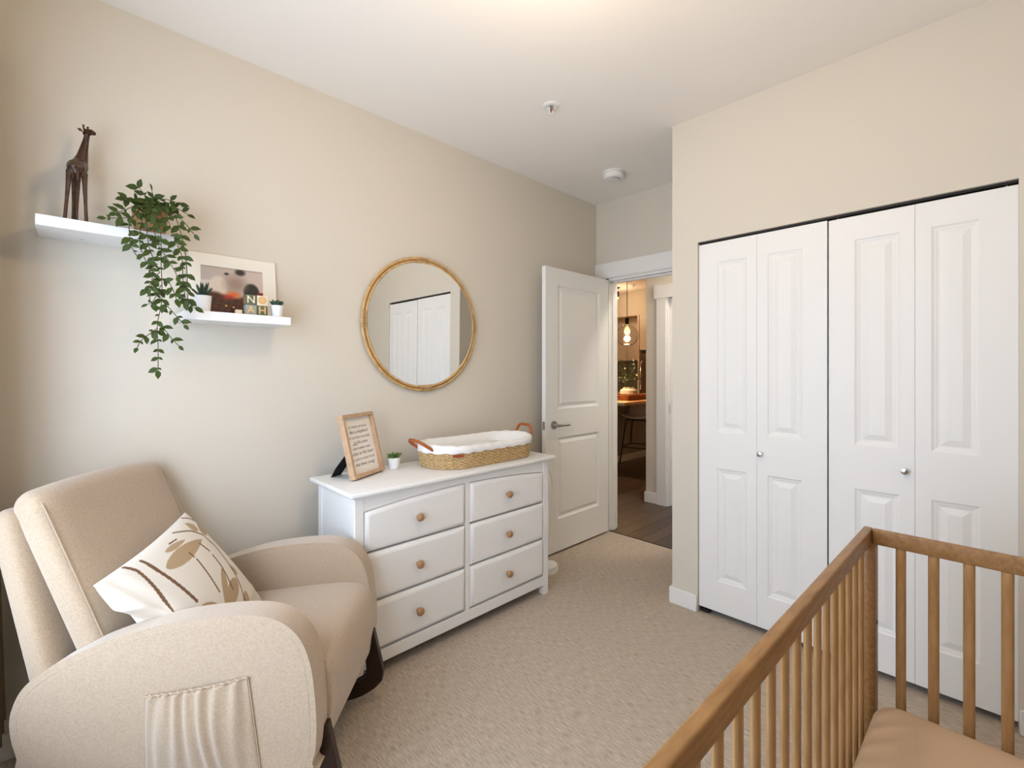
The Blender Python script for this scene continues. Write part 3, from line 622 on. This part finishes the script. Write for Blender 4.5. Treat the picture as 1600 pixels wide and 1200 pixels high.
for a0 in (92, 180, 272, 2):
    b = MB()
    for k in range(9):
        a = R(a0+(k-4)*1.55); c_ = Vector(((RM-0.018)*math.cos(a), -0.023, (RM-0.018)*math.sin(a))); rd = Vector((math.cos(a), 0, math.sin(a))); yy = Vector((0, 1, 0))
        b.tube([c_+rd*0.0178*math.cos(q)+yy*0.0118*math.sin(q) for q in [2*PI*i/14 for i in range(14)]], 0.0022, 6, closed=True)
    b.build('binding', M_rattan, mr)

# ------------------------------------------------------------------ shelves and what stands on them
def shelf(label, x0, x1, z1):
    t = thing('wall_shelf', label, 'shelf', (x0, ROOM_Y1, z1-0.036), group='white floating shelves')
    MB().box(0, x1-x0, -0.200, -0.0005, 0, 0.036, 0.0015, 1).build('board', M_white, t)
    MB().tube([((x1-x0)*0.3, -0.06, -0.0005), ((x1-x0)*0.3, -0.06, 0.002)], 0.004, 8).build('fixing_screw', M_metal, t)
SZ1, SZ2 = 1.853, 1.576
shelf('upper white floating shelf holding the giraffe and trailing plant', -0.056, 0.330, SZ1)
shelf('lower white floating shelf holding photo and letter blocks', 0.350, 0.740, SZ2)
# giraffe seen from behind, neck up, head turned along the wall
gf = thing('giraffe_statue', 'dark carved wooden giraffe figurine on upper shelf', 'figurine', (0.040, 2.262, SZ1+0.001))
b = MB()
b.tube([(0.006, -0.040, 0.168), (0.004, -0.036, 0.185), (0.006, -0.012, 0.200), (0.010, 0.020, 0.215), (0.016, 0.034, 0.238), (0.021, 0.036, 0.262), (0.025, 0.034, 0.290), (0.030, 0.028, 0.318), (0.033, 0.022, 0.338)],
       [0.010, 0.024, 0.029, 0.027, 0.021, 0.016, 0.012, 0.009, 0.008], 14)
b.tube([(0.024, 0.030, 0.340), (0.034, 0.020, 0.348), (0.044, 0.008, 0.346), (0.052, -0.002, 0.340)], [0.006, 0.012, 0.010, 0.0065], 12)
for (a, bt, r0) in (((-0.014, -0.034, 0.180), (-0.026, -0.038, 0.004), 0.010), ((0.024, -0.034, 0.180), (0.029, -0.040, 0.004), 0.010), ((-0.002, 0.016, 0.195), (-0.004, 0.020, 0.004), 0.009), ((0.010, 0.018, 0.195), (0.004, 0.024, 0.004), 0.009)):
    a, bt = Vector(a), Vector(bt); b.tube([a, a.lerp(bt, 0.25), a.lerp(bt, 0.6), bt], [r0, r0*0.72, r0*0.52, r0*0.55], 10)
b.tube([(0.006, -0.056, 0.190), (0.006, -0.062, 0.165), (0.006, -0.060, 0.140)], [0.004, 0.0035, 0.005], 8)
o = b.build('body', M_bronze, gf); rm = o.modifiers.new('weld_form', 'REMESH'); rm.mode = 'VOXEL'; rm.voxel_size = 0.0028; rm.use_smooth_shade = True
for s_ in (-1, 1):
    MB().tube([(0.030+0.005*s_, 0.024+0.004*s_, 0.352), (0.029+0.006*s_, 0.025+0.005*s_, 0.366), (0.029+0.006*s_, 0.025+0.005*s_, 0.370)], [0.0028, 0.0026, 0.0042], 8).build('horn', M_bronze, gf)
    MB().tube([(0.028+0.008*s_, 0.028+0.008*s_, 0.346), (0.026+0.013*s_, 0.029+0.011*s_, 0.350), (0.025+0.018*s_, 0.030+0.014*s_, 0.351)], [0.003, 0.006, 0.0008], 8, r2=[0.002, 0.0025, 0.0008]).build('ear', M_bronze, gf)
MB().box(-0.034, 0.040, -0.052, 0.034, 0, 0.004, 0.0015, 1).build('base', M_bronze, gf)

# trailing plant
tp = thing('trailing_plant', 'trailing leafy plant in a woven pot spilling off upper shelf', 'plant', (0.250, 2.245, SZ1+0.001))
MB().lathe([(0.040, 0), (0.047, 0.006), (0.053, 0.05), (0.055, 0.092), (0.050, 0.094), (0.047, 0.080), (0.002, 0.078)], seg=32).build('pot', M_potwood, tp)
VINES = {
 'main':[(0.239,2.120,1.924),(0.265,2.120,1.851),(0.268,2.120,1.735),(0.270,2.120,1.602),(0.257,2.120,1.508),(0.259,2.120,1.431),(0.259,2.120,1.342)],
 'b1':[(0.270,2.120,1.677),(0.295,2.110,1.654),(0.311,2.105,1.606)], 'b2':[(0.270,2.120,1.597),(0.297,2.112,1.562),(0.336,2.115,1.513)],
 'b3':[(0.265,2.120,1.513),(0.297,2.115,1.461),(0.319,2.11,1.433)], 'b4':[(0.257,2.120,1.494),(0.213,2.115,1.450),(0.199,2.110,1.422)],
 'b5':[(0.265,2.120,1.700),(0.242,2.110,1.662),(0.233,2.105,1.596)], 'b6':[(0.268,2.120,1.653),(0.246,2.125,1.593),(0.231,2.130,1.580)],
 'r1':[(0.293,2.140,1.941),(0.313,2.125,1.909),(0.340,2.120,1.790),(0.350,2.125,1.649),(0.352,2.130,1.597),(0.371,2.130,1.582)],
 'r2':[(0.284,2.150,1.941),(0.328,2.130,1.911),(0.369,2.120,1.859)], 'r3':[(0.280,2.140,1.933),(0.307,2.120,1.832),(0.330,2.120,1.769),(0.334,2.118,1.674),(0.342,2.120,1.603)],
 'l1':[(0.213,2.150,1.928),(0.193,2.130,1.893),(0.165,2.120,1.875),(0.116,2.120,1.863)], 'l2':[(0.210,2.150,1.926),(0.179,2.130,1.859),(0.185,2.120,1.778),(0.199,2.120,1.747)],
 'l3':[(0.201,2.170,1.942),(0.171,2.160,1.915),(0.147,2.155,1.897)], 'm2':[(0.224,2.140,1.917),(0.231,2.120,1.798),(0.246,2.115,1.732),(0.239,2.110,1.661),(0.224,2.110,1.632)],
 'm3':[(0.246,2.140,1.922),(0.253,2.118,1.814),(0.280,2.115,1.761),(0.303,2.110,1.717),(0.313,2.105,1.690)], 'm4':[(0.219,2.140,1.916),(0.206,2.120,1.805),(0.220,2.112,1.739),(0.246,2.110,1.685)],
 'u1':[(0.240,2.230,1.954),(0.232,2.215,1.993),(0.210,2.200,2.018)], 'u2':[(0.255,2.230,1.958),(0.284,2.210,1.994),(0.335,2.200,1.987)], 'u3':[(0.246,2.230,1.956),(0.255,2.210,1.992),(0.251,2.200,2.010)],
 'u4':[(0.236,2.230,1.946),(0.203,2.200,1.969),(0.173,2.190,1.961)], 'u5':[(0.265,2.230,1.953),(0.314,2.210,1.973),(0.359,2.190,1.949)],
}
lv = MB().poly([(0, 0, 0), (0.30, 0.26, 0.05), (0.62, 0.24, 0.04), (1.0, 0, -0.06), (0.62, -0.24, 0.04), (0.30, -0.26, 0.05), (0.32, 0, -0.02), (0.64, 0, -0.03)],
     [(0, 6, 1), (1, 6, 7, 2), (2, 7, 3), (0, 5, 6), (5, 4, 7, 6), (4, 3, 7)]).mesh('leaf', True, 80); lv.materials.append(M_leaf)
rr = random.Random(11); TPO = Vector((0.250, 2.245, SZ1+0.001)); TOC = Vector((-0.12, -0.99, -0.15))
for key, pts in VINES.items():
    if key[0] in 'mrl' or key == 'main':
        pts = [(0.250+(pts[0][0]-0.25)*0.3, 2.225, 1.935), (0.250+(pts[0][0]-0.25)*0.8, 2.185, 1.965 if key[0] != 'l' else 1.955)]+pts
    path = [Vector(p)-TPO for p in catmull(pts, 7)]
    MB().tube(path, 0.0014, 5).build('vine', M_stem, tp)
    d = 0.0; k = 0; nxt = 0.035 if len(pts) > 4 else 0.012
    for i in range(1, len(path)):
        d += (path[i]-path[i-1]).length
        last = i == len(path)-1
        if d > nxt or last:
            tg = (path[i]-path[i-1]).normalized(); k += 1
            for sg in ((1, -1) if not last else (0,)):
                if not last and rr.random() < 0.12: continue
                side = tg.cross(TOC).normalized()
                dr_ = (tg*(0.75 if sg else 1.0)+side*sg*rr.uniform(0.7, 1.2)+TOC*rr.uniform(-0.1, 0.55)).normalized()
                nn = (TOC+Vector((rr.uniform(-.6, .6), rr.uniform(-.3, .3), rr.uniform(-.3, .9)))).normalized()
                yv = nn.cross(dr_).normalized(); nn = dr_.cross(yv)
                sc = rr.uniform(0.024, 0.041) if rr.random() < 0.8 else rr.uniform(0.012, 0.02)
                o = mk('leaf', lv, None, tp)
                m4 = Matrix((dr_, yv, nn)).transposed().to_4x4()
                o.rotation_euler = m4.to_euler(); o.location = path[i]; o.scale = (sc, sc, sc)
            nxt = d+rr.uniform(0.019, 0.029)

# family photo print
ph = thing('photo_frame', 'white mounted photo of two embracing people on lower shelf', 'photo frame', (0.388, 2.335, SZ2+0.0005), 0)
pb = MB().box(0, 0.345, 0, 0.012, 0, 0.272, 0.002, 1).build('board', M_mat_board, ph, rot=(R(-6), 0, 0))
NX, NZ = 130, 110
PW, PH_ = 0.242, 0.205
def photo_col(u, v):            # u right, v up, 0..1
    def bl(c1, c2, t): t = max(0, min(1, t)); return tuple(a+(b_-a)*t for a, b_ in zip(c1, c2))
    def blob(cx, cy, rx, ry, soft): return max(0, min(1, (1-math.hypot((u-cx)/rx, (v-cy)/ry))/soft))
    c = bl((176, 164, 156), (196, 178, 166), u)
    c = bl(c, (150, 140, 132), (0.96-v)*-30 if v > 0.95 else 0)
    c = bl(c, (206, 196, 186), blob(0.10, 0.62, 0.16, 0.10, 0.4))
    c = bl(c, (214, 200, 186), blob(0.27, 0.58, 0.17, 0.26, 0.3))
    c = bl(c, (24, 26, 24), blob(0.80, 0.52, 0.15, 0.21, 0.25))
    c = bl(c, (120, 26, 18), 1 if (u > 0.91 and v < 0.53) else 0)
    c = bl(c, (38, 30, 26), blob(0.40, 0.865, 0.05, 0.04, 0.6))
    c = bl(c, (150, 128, 112), blob(0.54, 0.66, 0.25, 0.28, 0.75))
    c = bl(c, (24, 20, 18), blob(0.62, 0.93, 0.11, 0.09, 0.6))
    g = 0.5+0.5*math.sin(u*37+v*23)*math.sin(u*19-v*41)
    base = bl((46, 22, 14), (90, 40, 20), g)
    c = bl(c, base, (0.44-v+0.05*math.sin(u*9))*14)
    c = bl(c, (220, 92, 30), blob(0.50, 0.42, 0.17, 0.10, 0.9)); c = bl(c, (168, 44, 24), blob(0.42, 0.36, 0.14, 0.07, 0.8))
    c = bl(c, (240, 190, 90), blob(0.38, 0.17, 0.02, 0.025, 0.4)); c = bl(c, (240, 190, 90), blob(0.50, 0.15, 0.02, 0.025, 0.4))
    return c
me = MB().grid(NX, NZ, lambda u, v: (0.045+PW*u, -0.0012, 0.012+PH_*v)).mesh('photo_print', False)
ca = me.color_attributes.new('Col', 'FLOAT_COLOR', 'POINT')
for i, v in enumerate(me.vertices): ca.data[i].color = (*lin(photo_col((v.co.x-0.045)/PW, (v.co.z-0.012)/PH_)), 1)
pp = mk('photo_print', me, vcol_mat('photo_ink', 0.5), pb); pp['label'] = 'blurred colour photo print'

succulent('spiky dark succulent in larger white pot on lower shelf', (0.418, 2.232, SZ2+0.0005), 0.026, 0.031, 0.066, True, M_succ, [(8, 35, 1.0), (7, 58, 1.0), (4, 78, 0.9)], 0.062, 2)
succulent('tiny succulent at the end of the lower shelf', (0.697, 2.225, SZ2+0.0005), 0.021, 0.026, 0.052, False, M_succ, [(8, 30, 1.0), (7, 52, 0.9), (4, 75, 0.7)], 0.038, 3)

# letter blocks
M_bgreen = mat('block_green', (96, 100, 78), 0.7); M_bcream = mat('block_cream', (228, 212, 184), 0.7); M_bgrey = mat('block_grey', (150, 152, 140), 0.7)
M_btan = mat('block_tan', (222, 178, 120), 0.6); M_bbrown = mat('block_brown', (168, 118, 80), 0.7); M_bring = mat('block_ring', (206, 164, 116), 0.7)
BS = 0.043
def block(ch, label, x, z, body, ink, rot):
    t = thing('letter_block', label, 'toy block', (x, 2.205, z), R(rot), group='letter blocks')
    MB().box(0, BS, 0, BS, 0, BS, 0.0015, 2).build('cube', body, t)
    text_obj('letter', ch, 0.044, ink, t, (BS/2, -0.0003, BS/2), (R(90), 0, 0), 0.0, 0.0004, 0.0004, 'CENTER')
    return t
BX = 0.566
block('A', 'pale grey block with the letter A in lower row', BX, SZ2+0.0005, M_bgrey, M_btan, -4)
block('H', 'olive green block with the letter H in lower row', BX+0.0445, SZ2+0.0005, M_bgreen, M_btan, 0)
tN = block('N', 'olive green block with the letter N in top row', BX, SZ2+0.001+BS, M_bgreen, M_bcream, -3)
MB().prism([(0.006, 0.006), (0.037, 0.006), (0.037, 0.036)], lambda u, v, d: (d, 0.043-u, v), -0.0006, 0.0).build('side_triangle', M_bbrown, tN, smooth=False)
tO = block('O', 'cream block with a tan disc and letter O', BX+0.0445, SZ2+0.001+BS, M_bcream, M_bring, 0)
MB().lathe([(0.012, -0.0002), (0.012, 0.0004), (0.001, 0.0004)], seg=24).build('disc', M_btan, tO, (BS/2, 0, BS/2), (R(90), 0, 0))
tag(MB().box(0, 0.024, 0, 0.02, 0, 0.020, 0.001, 1).build('small_block', M_bcream, loc=(0.533, 2.215, SZ2+0.0005)), 'small pale block beside the letter blocks', 'toy block')

# ------------------------------------------------------------------ nursing rocker
CH = thing('rocking_chair', 'oatmeal upholstered rocking armchair with dark wooden rockers', 'armchair', (0.469, 1.811, 0), -0.748)
side = lambda u, v, d: (u, d, v)
ap_ = [(-0.40, 0.205), (-0.455, 0.26), (-0.478, 0.34), (-0.470, 0.405), (-0.430, 0.470), (-0.33, 0.536), (-0.20, 0.590), (-0.06, 0.630), (0.083, 0.650), (0.19, 0.653), (0.262, 0.636), (0.315, 0.592), (0.345, 0.528), (0.360, 0.440), (0.366, 0.32), (0.352, 0.225), (0.30, 0.205)]
prof_s = [(p[0], p[1]) for p in catmull([(x, z, 0) for x, z in ap_], 4, closed=True)]
AI, AO = 0.236, 0.320
SGN = 1.0 if sum(prof_s[i][0]*prof_s[(i+1) % len(prof_s)][1]-prof_s[(i+1) % len(prof_s)][0]*prof_s[i][1] for i in range(len(prof_s))) < 0 else -1.0
for s_ in (-1, 1):
    arm = MB().prism(prof_s if s_ > 0 else list(reversed(prof_s)), side, s_*AI, s_*AO, 0.020, 4).build('arm', M_fabric, CH)
    for yy in (AO-0.0015, AI+0.0015):
        n_ = len(prof_s); P = []
        for q in range(n_):
            a_, c_ = prof_s[q-1], prof_s[(q+1) % n_]; tx_, tz_ = c_[0]-a_[0], c_[1]-a_[1]; l_ = math.hypot(tx_, tz_)
            P.append((prof_s[q][0]-0.019*(-tz_/l_)*SGN, s_*yy, prof_s[q][1]-0.019*(tx_/l_)*SGN))
        MB().tube(P, 0.0024, 6, closed=True).build('piping', M_fabric, arm)
    if s_ < 0:
        px0, px1, pz0 = -0.105, 0.178, 0.215
        def pocket(u, v):
            x = px0+(px1+0.035*(1-v)-px0)*u
            ztop = 0.432+0.050*u
            amp = 0.0085*(0.35+0.65*v)*math.sin(PI*min(1, max(0, u))*1.0)**0.3
            fold = math.sin(u*2*PI*7.3+1.2*math.sin(v*3+u*9))*amp*(0.35+0.65*abs(math.sin(u*11+1)))
            puff = 0.030*math.sin(PI*u)**0.6*(0.40+0.60*math.sin(PI*min(1, v*0.95)))
            return (x, -(AO+0.002+puff+fold*0.8), pz0+(ztop-pz0)*v)
        pk = MB().grid(90, 26, pocket).build('side_pocket', M_fabric, arm); sm = pk.modifiers.new('thickness', 'SOLIDIFY'); sm.thickness = 0.003
        ruf = [(px0+(px1-px0)*u, -(AO+0.004+0.030*math.sin(PI*u)**0.6*0.45+0.002*math.sin(u*90)), 0.434+0.050*u+0.0010*math.sin(u*150)) for u in [i/100 for i in range(101)]]
        MB().tube(ruf, 0.0026, 6).build('elastic_hem', M_seam, arm)
        for uu in (0.0, 1.0): MB().tube([pocket(uu, q/12) for q in range(13)], 0.0022, 6).build('pocket_seam', M_seam, arm)
# seat cushion: rolled front, slopes back
sp_ = [(-0.36, 0.27), (-0.36, 0.40), (-0.20, 0.445), (0.0, 0.470), (0.20, 0.492), (0.30, 0.494), (0.350, 0.478), (0.376, 0.440), (0.380, 0.36), (0.366, 0.27), (0.345, 0.205), (0.20, 0.20), (-0.2, 0.215)]
sp_s = [(p[0], p[1]) for p in catmull([(x, z, 0) for x, z in sp_], 4, closed=True)]
seat = MB().prism(sp_s, side, -AI+0.001, AI-0.001, 0.012, 3).build('seat', M_fabric, CH)
# back shell and cushion: rounded slabs that lean back by 24 degrees
LEAN = R(-24)
def soft_slab(wx, ty, tz, z0, z1, n=2.6, crown=0.0, nu=48, nv=40):
    def fn(u, v):
        # superellipse ring swept in z with a rounded top and bottom
        a = 2*PI*u; k = v
        z = z0+(z1-z0)*k
        e = 1.0
        rt = tz
        if z > z1-rt: e = math.sqrt(max(0.0, 1-((z-(z1-rt))/rt)**2))
        if z < z0+rt: e = math.sqrt(max(0.0, 1-((z0+rt-z)/rt)**2))
        ca_, sa_ = math.cos(a), math.sin(a)
        x = ty*(abs(ca_)**(2/3.2))*(1 if ca_ > 0 else -1); y = wx*(abs(sa_)**(2/7.0))*(1 if sa_ > 0 else -1)
        ex = 0.25+0.75*e; ey = 1-rt/wx*(1-e)*0.8
        zz = z+crown*(1-(y/wx)**2)*(k**3)
        return (x*max(0.02, e), y*(ey if e > 0.02 else ey*0.98), zz)
    return fn
def vs_list(n):  # denser near both ends
    return [0.5-0.5*math.cos(PI*i/(n-1)) for i in range(n)]
def slab_mesh(wx, tx, rt, z0, z1, crown=0.0, nu=56, nv=46, wr=None):
    fn = soft_slab(wx, tx, rt, z0, z1, crown=crown); rings = []
    for v in vs_list(nv): rings.append([fn(i/nu, min(0.9995, max(0.0005, v))) for i in range(nu)])
    if wr: rings = [[(x+wr(x, y, z), y, z) for x, y, z in r_] for r_ in rings]
    return MB().rings(rings)
sh_ = slab_mesh(0.228, 0.046, 0.045, 0.0, 0.715).build('back_shell', M_fabric, CH, (-0.392, -0.050, 0.240), (0, R(-14), 0))
def wrinkle(x, y, z):
    s1 = 0.004*math.sin(26*z+9*y+3*math.sin(6*y))*math.exp(-((z-0.10)/0.09)**2)
    s2 = 0.005*math.sin(30*z-16*abs(y))*math.exp(-((z-0.57)/0.05)**2)
    return (s1+s2) if x > 0 else 0
cu_ = slab_mesh(0.258, 0.056, 0.050, 0.0, 0.630, crown=0.012, wr=wrinkle).build('back_cushion', M_fabric, CH, (-0.268, 0, 0.405), (0, LEAN, 0))
for yy in (-0.243, 0.243):
    P = [(0.0445, yy, 0.03), (0.0450, yy, 0.2), (0.0450, yy, 0.45), (0.0440, yy, 0.565), (0.036, yy*0.985, 0.600)]
    MB().tube(catmull(P, 5), 0.0022, 6).build('cushion_piping', M_seam, cu_)
# wooden rockers: curved runner with front and back posts, one frame on each side
for s_ in (-1, 1):
    rk_lo = [(-0.50, 0.115), (-0.40, 0.062), (-0.25, 0.022), (-0.05, 0.002), (0.05, 0.0005), (0.18, 0.006), (0.31, 0.034), (0.385, 0.075)]
    lo = catmull([(x, z, 0) for x, z in rk_lo], 5)
    poly = [(p.x, p.y) for p in lo]+[(0.408, 0.100), (0.413, 0.135), (0.375, 0.300), (0.330, 0.300), (0.352, 0.118), (0.30, 0.088), (0.18, 0.058), (0.05, 0.050), (-0.05, 0.051), (-0.22, 0.066), (-0.28, 0.085), (-0.27, 0.300), (-0.32, 0.300), (-0.34, 0.105), (-0.42, 0.120), (-0.49, 0.150)]
    MB().prism(poly if s_ > 0 else list(reversed(poly)), side, s_*0.232, s_*0.262, 0.003, 1).build('rocker', M_espresso, CH)
MB().box(-0.30, -0.27, -0.232, 0.232, 0.20, 0.25).build('cross_rail', M_espresso, CH, smooth=False)
MB().box(0.30, 0.33, -0.232, 0.232, 0.21, 0.25).build('cross_rail', M_espresso, CH, smooth=False)

# throw pillow with printed stems and petals
PT = Vector((-0.285, 0.110, 0.815)); PU = Vector((0.03, -0.40, -0.07)); PV = Vector((0.275, -0.05, -0.355))
PU.normalize(); PV = (PV-PU*PV.dot(PU)*0.6).normalized(); PN = PU.cross(PV).normalized()
if PN.x < 0: PN = -PN
PS = 0.435
def seg_d(px, py, ax, ay, bx, by):
    dx, dy = bx-ax, by-ay; t = max(0, min(1, ((px-ax)*dx+(py-ay)*dy)/(dx*dx+dy*dy))); return math.hypot(px-ax-dx*t, py-ay-dy*t)
def petal(px, py, ax, ay, bx, by, W):   # teardrop from a pointed base a to a rounded tip b
    dx, dy = bx-ax, by-ay; L2 = dx*dx+dy*dy; L = math.sqrt(L2); t = ((px-ax)*dx+(py-ay)*dy)/L2
    if t < 0 or t > 1: return False
    y = abs((px-ax)*dy-(py-ay)*dx)/L
    return y < W*0.5*(math.sin(PI*t**1.35)**0.55)
# stems and petals in (u, v), 0..1 from the top corner towards the left and the right corner
STEMS = [(0.80, 0.02, 0.767, 0.102), (0.767, 0.102, 0.688, 0.715), (0.67, 0.80, 0.66, 0.98), (0.697, 0.06, 0.66, 0.20), (0.66, 0.20, 0.532, 0.544), (0.341, 0.333, 0.312, 0.627), (0.361, 0.258, 0.348, 0.305),
         (0.208, 0.261, 0.168, 0.358), (0.163, 0.398, 0.15, 0.513), (0.15, 0.513, 0.16, 0.70), (0.322, 0.052, 0.18, 0.139), (0.18, 0.139, 0.089, 0.234), (0.089, 0.234, 0.046, 0.383), (0.046, 0.383, 0.034, 0.63), (0.034, 0.63, 0.075, 0.967),
         (0.10, 0.013, 0.01, 0.10), (0.44, 0.10, 0.36, 0.11), (0.33, 0.80, 0.34, 0.90)]
PETALS = [(0.150, 0.250, 0.600, 0.225, 0.125), (0.15, 0.06, 0.10, 0.18, 0.075), (0.0, 0.13, 0.055, 0.255, 0.095), (0.324, 0.77, 0.157, 0.522, 0.07), (0.324, 0.77, 0.055, 0.67, 0.13), (0.324, 0.77, 0.523, 0.598, 0.085), (0.324, 0.77, 0.662, 0.719, 0.11),
          (0.118, 0.95, 0.0, 0.80, 0.09), (0.30, 0.16, 0.52, 0.13, 0.05), (0.55, 0.90, 0.80, 0.86, 0.08), (0.04, 0.55, 0.0, 0.66, 0.05)]
def pillow_col(u, v, front):
    if not front: return (232, 224, 212)
    u -= 0.27*v
    for s_ in STEMS:
        if seg_d(u, v, *s_) < (0.011 if s_[0] > 0.5 else 0.0065): return (112, 80, 54)
    for p_ in PETALS:
        if petal(u, v, *p_): return (172, 147, 115)
    return (219, 210, 197)
NPI = 230
def pil(u, v, sg):
    a = 1-(2*u-1)**2; c_ = 1-(2*v-1)**2
    th = 0.075*(max(0, a)**0.45)*(max(0, c_)**0.45)
    pin = 0.026
    uu = u+pin*math.sin(2*PI*u)*0.0+(0.5-u)*pin*2*math.sin(PI*v)*(abs(2*u-1)**3); vv = v+(0.5-v)*pin*2*math.sin(PI*u)*(abs(2*v-1)**3)
    wr = 0.0030*math.sin(u*38+v*9)*math.exp(-((u-0.92)/0.10)**2)+0.003*math.sin(v*40-u*8)*math.exp(-((v-0.9)/0.1)**2)
    p_ = PT+PU*PS*uu+PV*PS*vv+PN*(sg*(th+(wr if a > 0 and c_ > 0 else 0)*min(1, 4*a)*min(1, 4*c_)))
    x, y, z = p_
    lim = -0.232
    if y < lim and z < 0.66: y = lim+(y-lim)*max(0.0, min(1.0, (z-0.60)/0.06))
    zs = 0.452+0.09*min(0.2, max(-0.3, x))
    if z < zs: z = zs+(z-zs)*0.06
    return (x, y, z)
me = MB().grid(NPI, NPI, lambda u, v: pil(u, v, 1)).mesh('f', True, 60); n_f = len(me.vertices)
pw = thing('throw_pillow', 'cream throw pillow printed with tan petals and brown stems', 'pillow', (0.469, 1.811, 0), -0.748)
ca = me.color_attributes.new('Col', 'FLOAT_COLOR', 'POINT')
for i in range(n_f):
    iu, iv = divmod(i, NPI); ca.data[i].color = (*lin(pillow_col(iu/(NPI-1), iv/(NPI-1), True)), 1)
mk('front_panel', me, vcol_mat('pillow_print', 0.9, 0.25, 350), pw)
MB().grid(70, 70, lambda u, v: pil(u, v, -1)).build('back_panel', mat('pillow_cream', (224, 215, 202), 0.9, spec=0.1, bump=0.2, bscale=300), pw)

# ------------------------------------------------------------------ crib and mattress
cr = thing('crib', 'natural beech slatted baby crib in the foreground', 'crib', (1.848, 0.292, 0), R(-0.7))
CL, CWid, CH_ = 1.37, 0.75, 0.845         # local: x 0..-CL, y 0..-CWid
RW, RH = 0.024, 0.048
for y0 in (0.0, -CWid+RW):
    MB().box(-CL, 0.0, y0-RW, y0, CH_-RH, CH_, 0.005, 3).build('top_rail', M_beech_d, cr)
    MB().box(-CL+0.01, -0.03, y0-RW+0.002, y0-0.002, 0.16, 0.16+RH, 0.004, 2).build('lower_rail', M_beech, cr)
for x0 in (0.0, -CL+RW):
    MB().box(x0-RW+0.001, x0-0.001, -CWid+RW, -RW, CH_-RH+0.001, CH_-0.0005, 0.004, 3).build('end_rail', M_beech_d, cr)
    MB().box(x0-RW+0.002, x0-0.002, -CWid+RW, -RW, 0.16, 0.16+RH, 0.004, 2).build('end_lower_rail', M_beech, cr)
for x0 in (-0.004, -CL+0.060):
    for y0 in (-0.001, -CWid+RW-0.001):
        p_ = MB().box(x0-0.056, x0, (y0-0.036) if y0 > -0.3 else y0-RW+0.002, y0 if y0 > -0.3 else y0+0.013, 0.0, CH_-RH, 0.004, 2).build('leg', M_beech_d, cr)
        MB().tube([(x0-0.022, y0-0.034 if y0 > -0.3 else y0+0.01, 0.56), (x0-0.022, (y0-0.0375) if y0 > -0.3 else y0+0.0145, 0.56)], 0.006, 12).build('screw_cap', M_dark, p_)
def slat(x, y, along):
    z0, z1 = 0.16+RH-0.004, CH_-RH+0.004
    m = slat_me
    o = mk('slat', m, None, cr, (x, y, z0), (0, 0, 0 if along else PI/2))
slat_me = MB().tube([(0, 0, 0), (0, 0, CH_-2*RH-0.16+0.008)], 0.0125, 12, r2=0.0080, up=(1, 0, 0)).mesh('slat'); slat_me.materials.append(M_beech)
xs_ = [1.735-0.0781*i for i in range(16)]
for y0 in (-RW/2, -CWid+RW/2):
    for x in xs_:
        xl = x-1.848
        if xl < -CL+0.08: continue
        slat(xl, y0, True)
for x0 in (-RW/2, -CL+RW/2):
    for k in range(9):
        yl = 0.199-0.292-0.0742*k
        if yl > -CWid+0.04: slat(x0, yl, False)
MB().box(-CL+0.03, -0.03, -CWid+0.03, -0.03, 0.222, 0.240).build('mattress_base', M_beech, cr, smooth=False)
mt = thing('crib_mattress', 'crib mattress under a tan fitted sheet', 'mattress', (1.848, 0.292, 0.2405), R(-0.7))
def rr_rect(hx, hy, r, n=8):
    out = []
    for cx, cy, a0 in ((hx-r, hy-r, 0), (-hx+r, hy-r, 90), (-hx+r, -hy+r, 180), (hx-r, -hy+r, 270)):
        for i in range(n+1): a = R(a0+90*i/n); out.append((cx+r*math.cos(a), cy+r*math.sin(a)))
    return out
mo = [rr_rect(0.64-i_, 0.335-i_, 0.07-min(0.05, i_)) for i_ in (0.012, 0.003, 0.0, 0.003, 0.014, 0.035, 0.08)]
zz = (0.0, 0.012, 0.05, 0.082, 0.098, 0.104, 0.107)
MB().rings([[(-0.685+x, -0.375+y, z) for x, y in ring] for ring, z in zip(mo, zz)]).build('fitted_sheet', M_sheet, mt, ang=60)

# ------------------------------------------------------------------ curtain beside the window
ct = thing('curtain', 'brown linen curtain panel hanging beside the window', 'curtain', (-0.18, 2.20, 0))
def drape(u, v):
    y = -0.13+0.28*u; z = 0.16+2.24*v
    return (0.020*math.sin(u*2*PI*3.5)*(1.1-0.3*v)+0.030*(1-v)**2, y, z)
o = MB().grid(80, 24, drape).build('fabric', M_curtain, ct); sm = o.modifiers.new('thickness', 'SOLIDIFY'); sm.thickness = 0.003
MB().tube([(0, 0.165, 2.43), (0, -2.75, 2.43)], 0.0125, 12).build('rod', M_iron, ct)
for y in (0.15, -1.3, -2.7): MB().tube([(-0.119, y, 2.43), (-0.01, y, 2.43)], 0.007, 8).build('bracket', M_iron, ct)
for k in range(8): MB().tube([(0.018*math.cos(a), -0.12+0.034*k, 2.428+0.020*math.sin(a)) for a in [2*PI*i/14 for i in range(14)]], 0.002, 5, closed=True).build('ring', M_iron, ct)
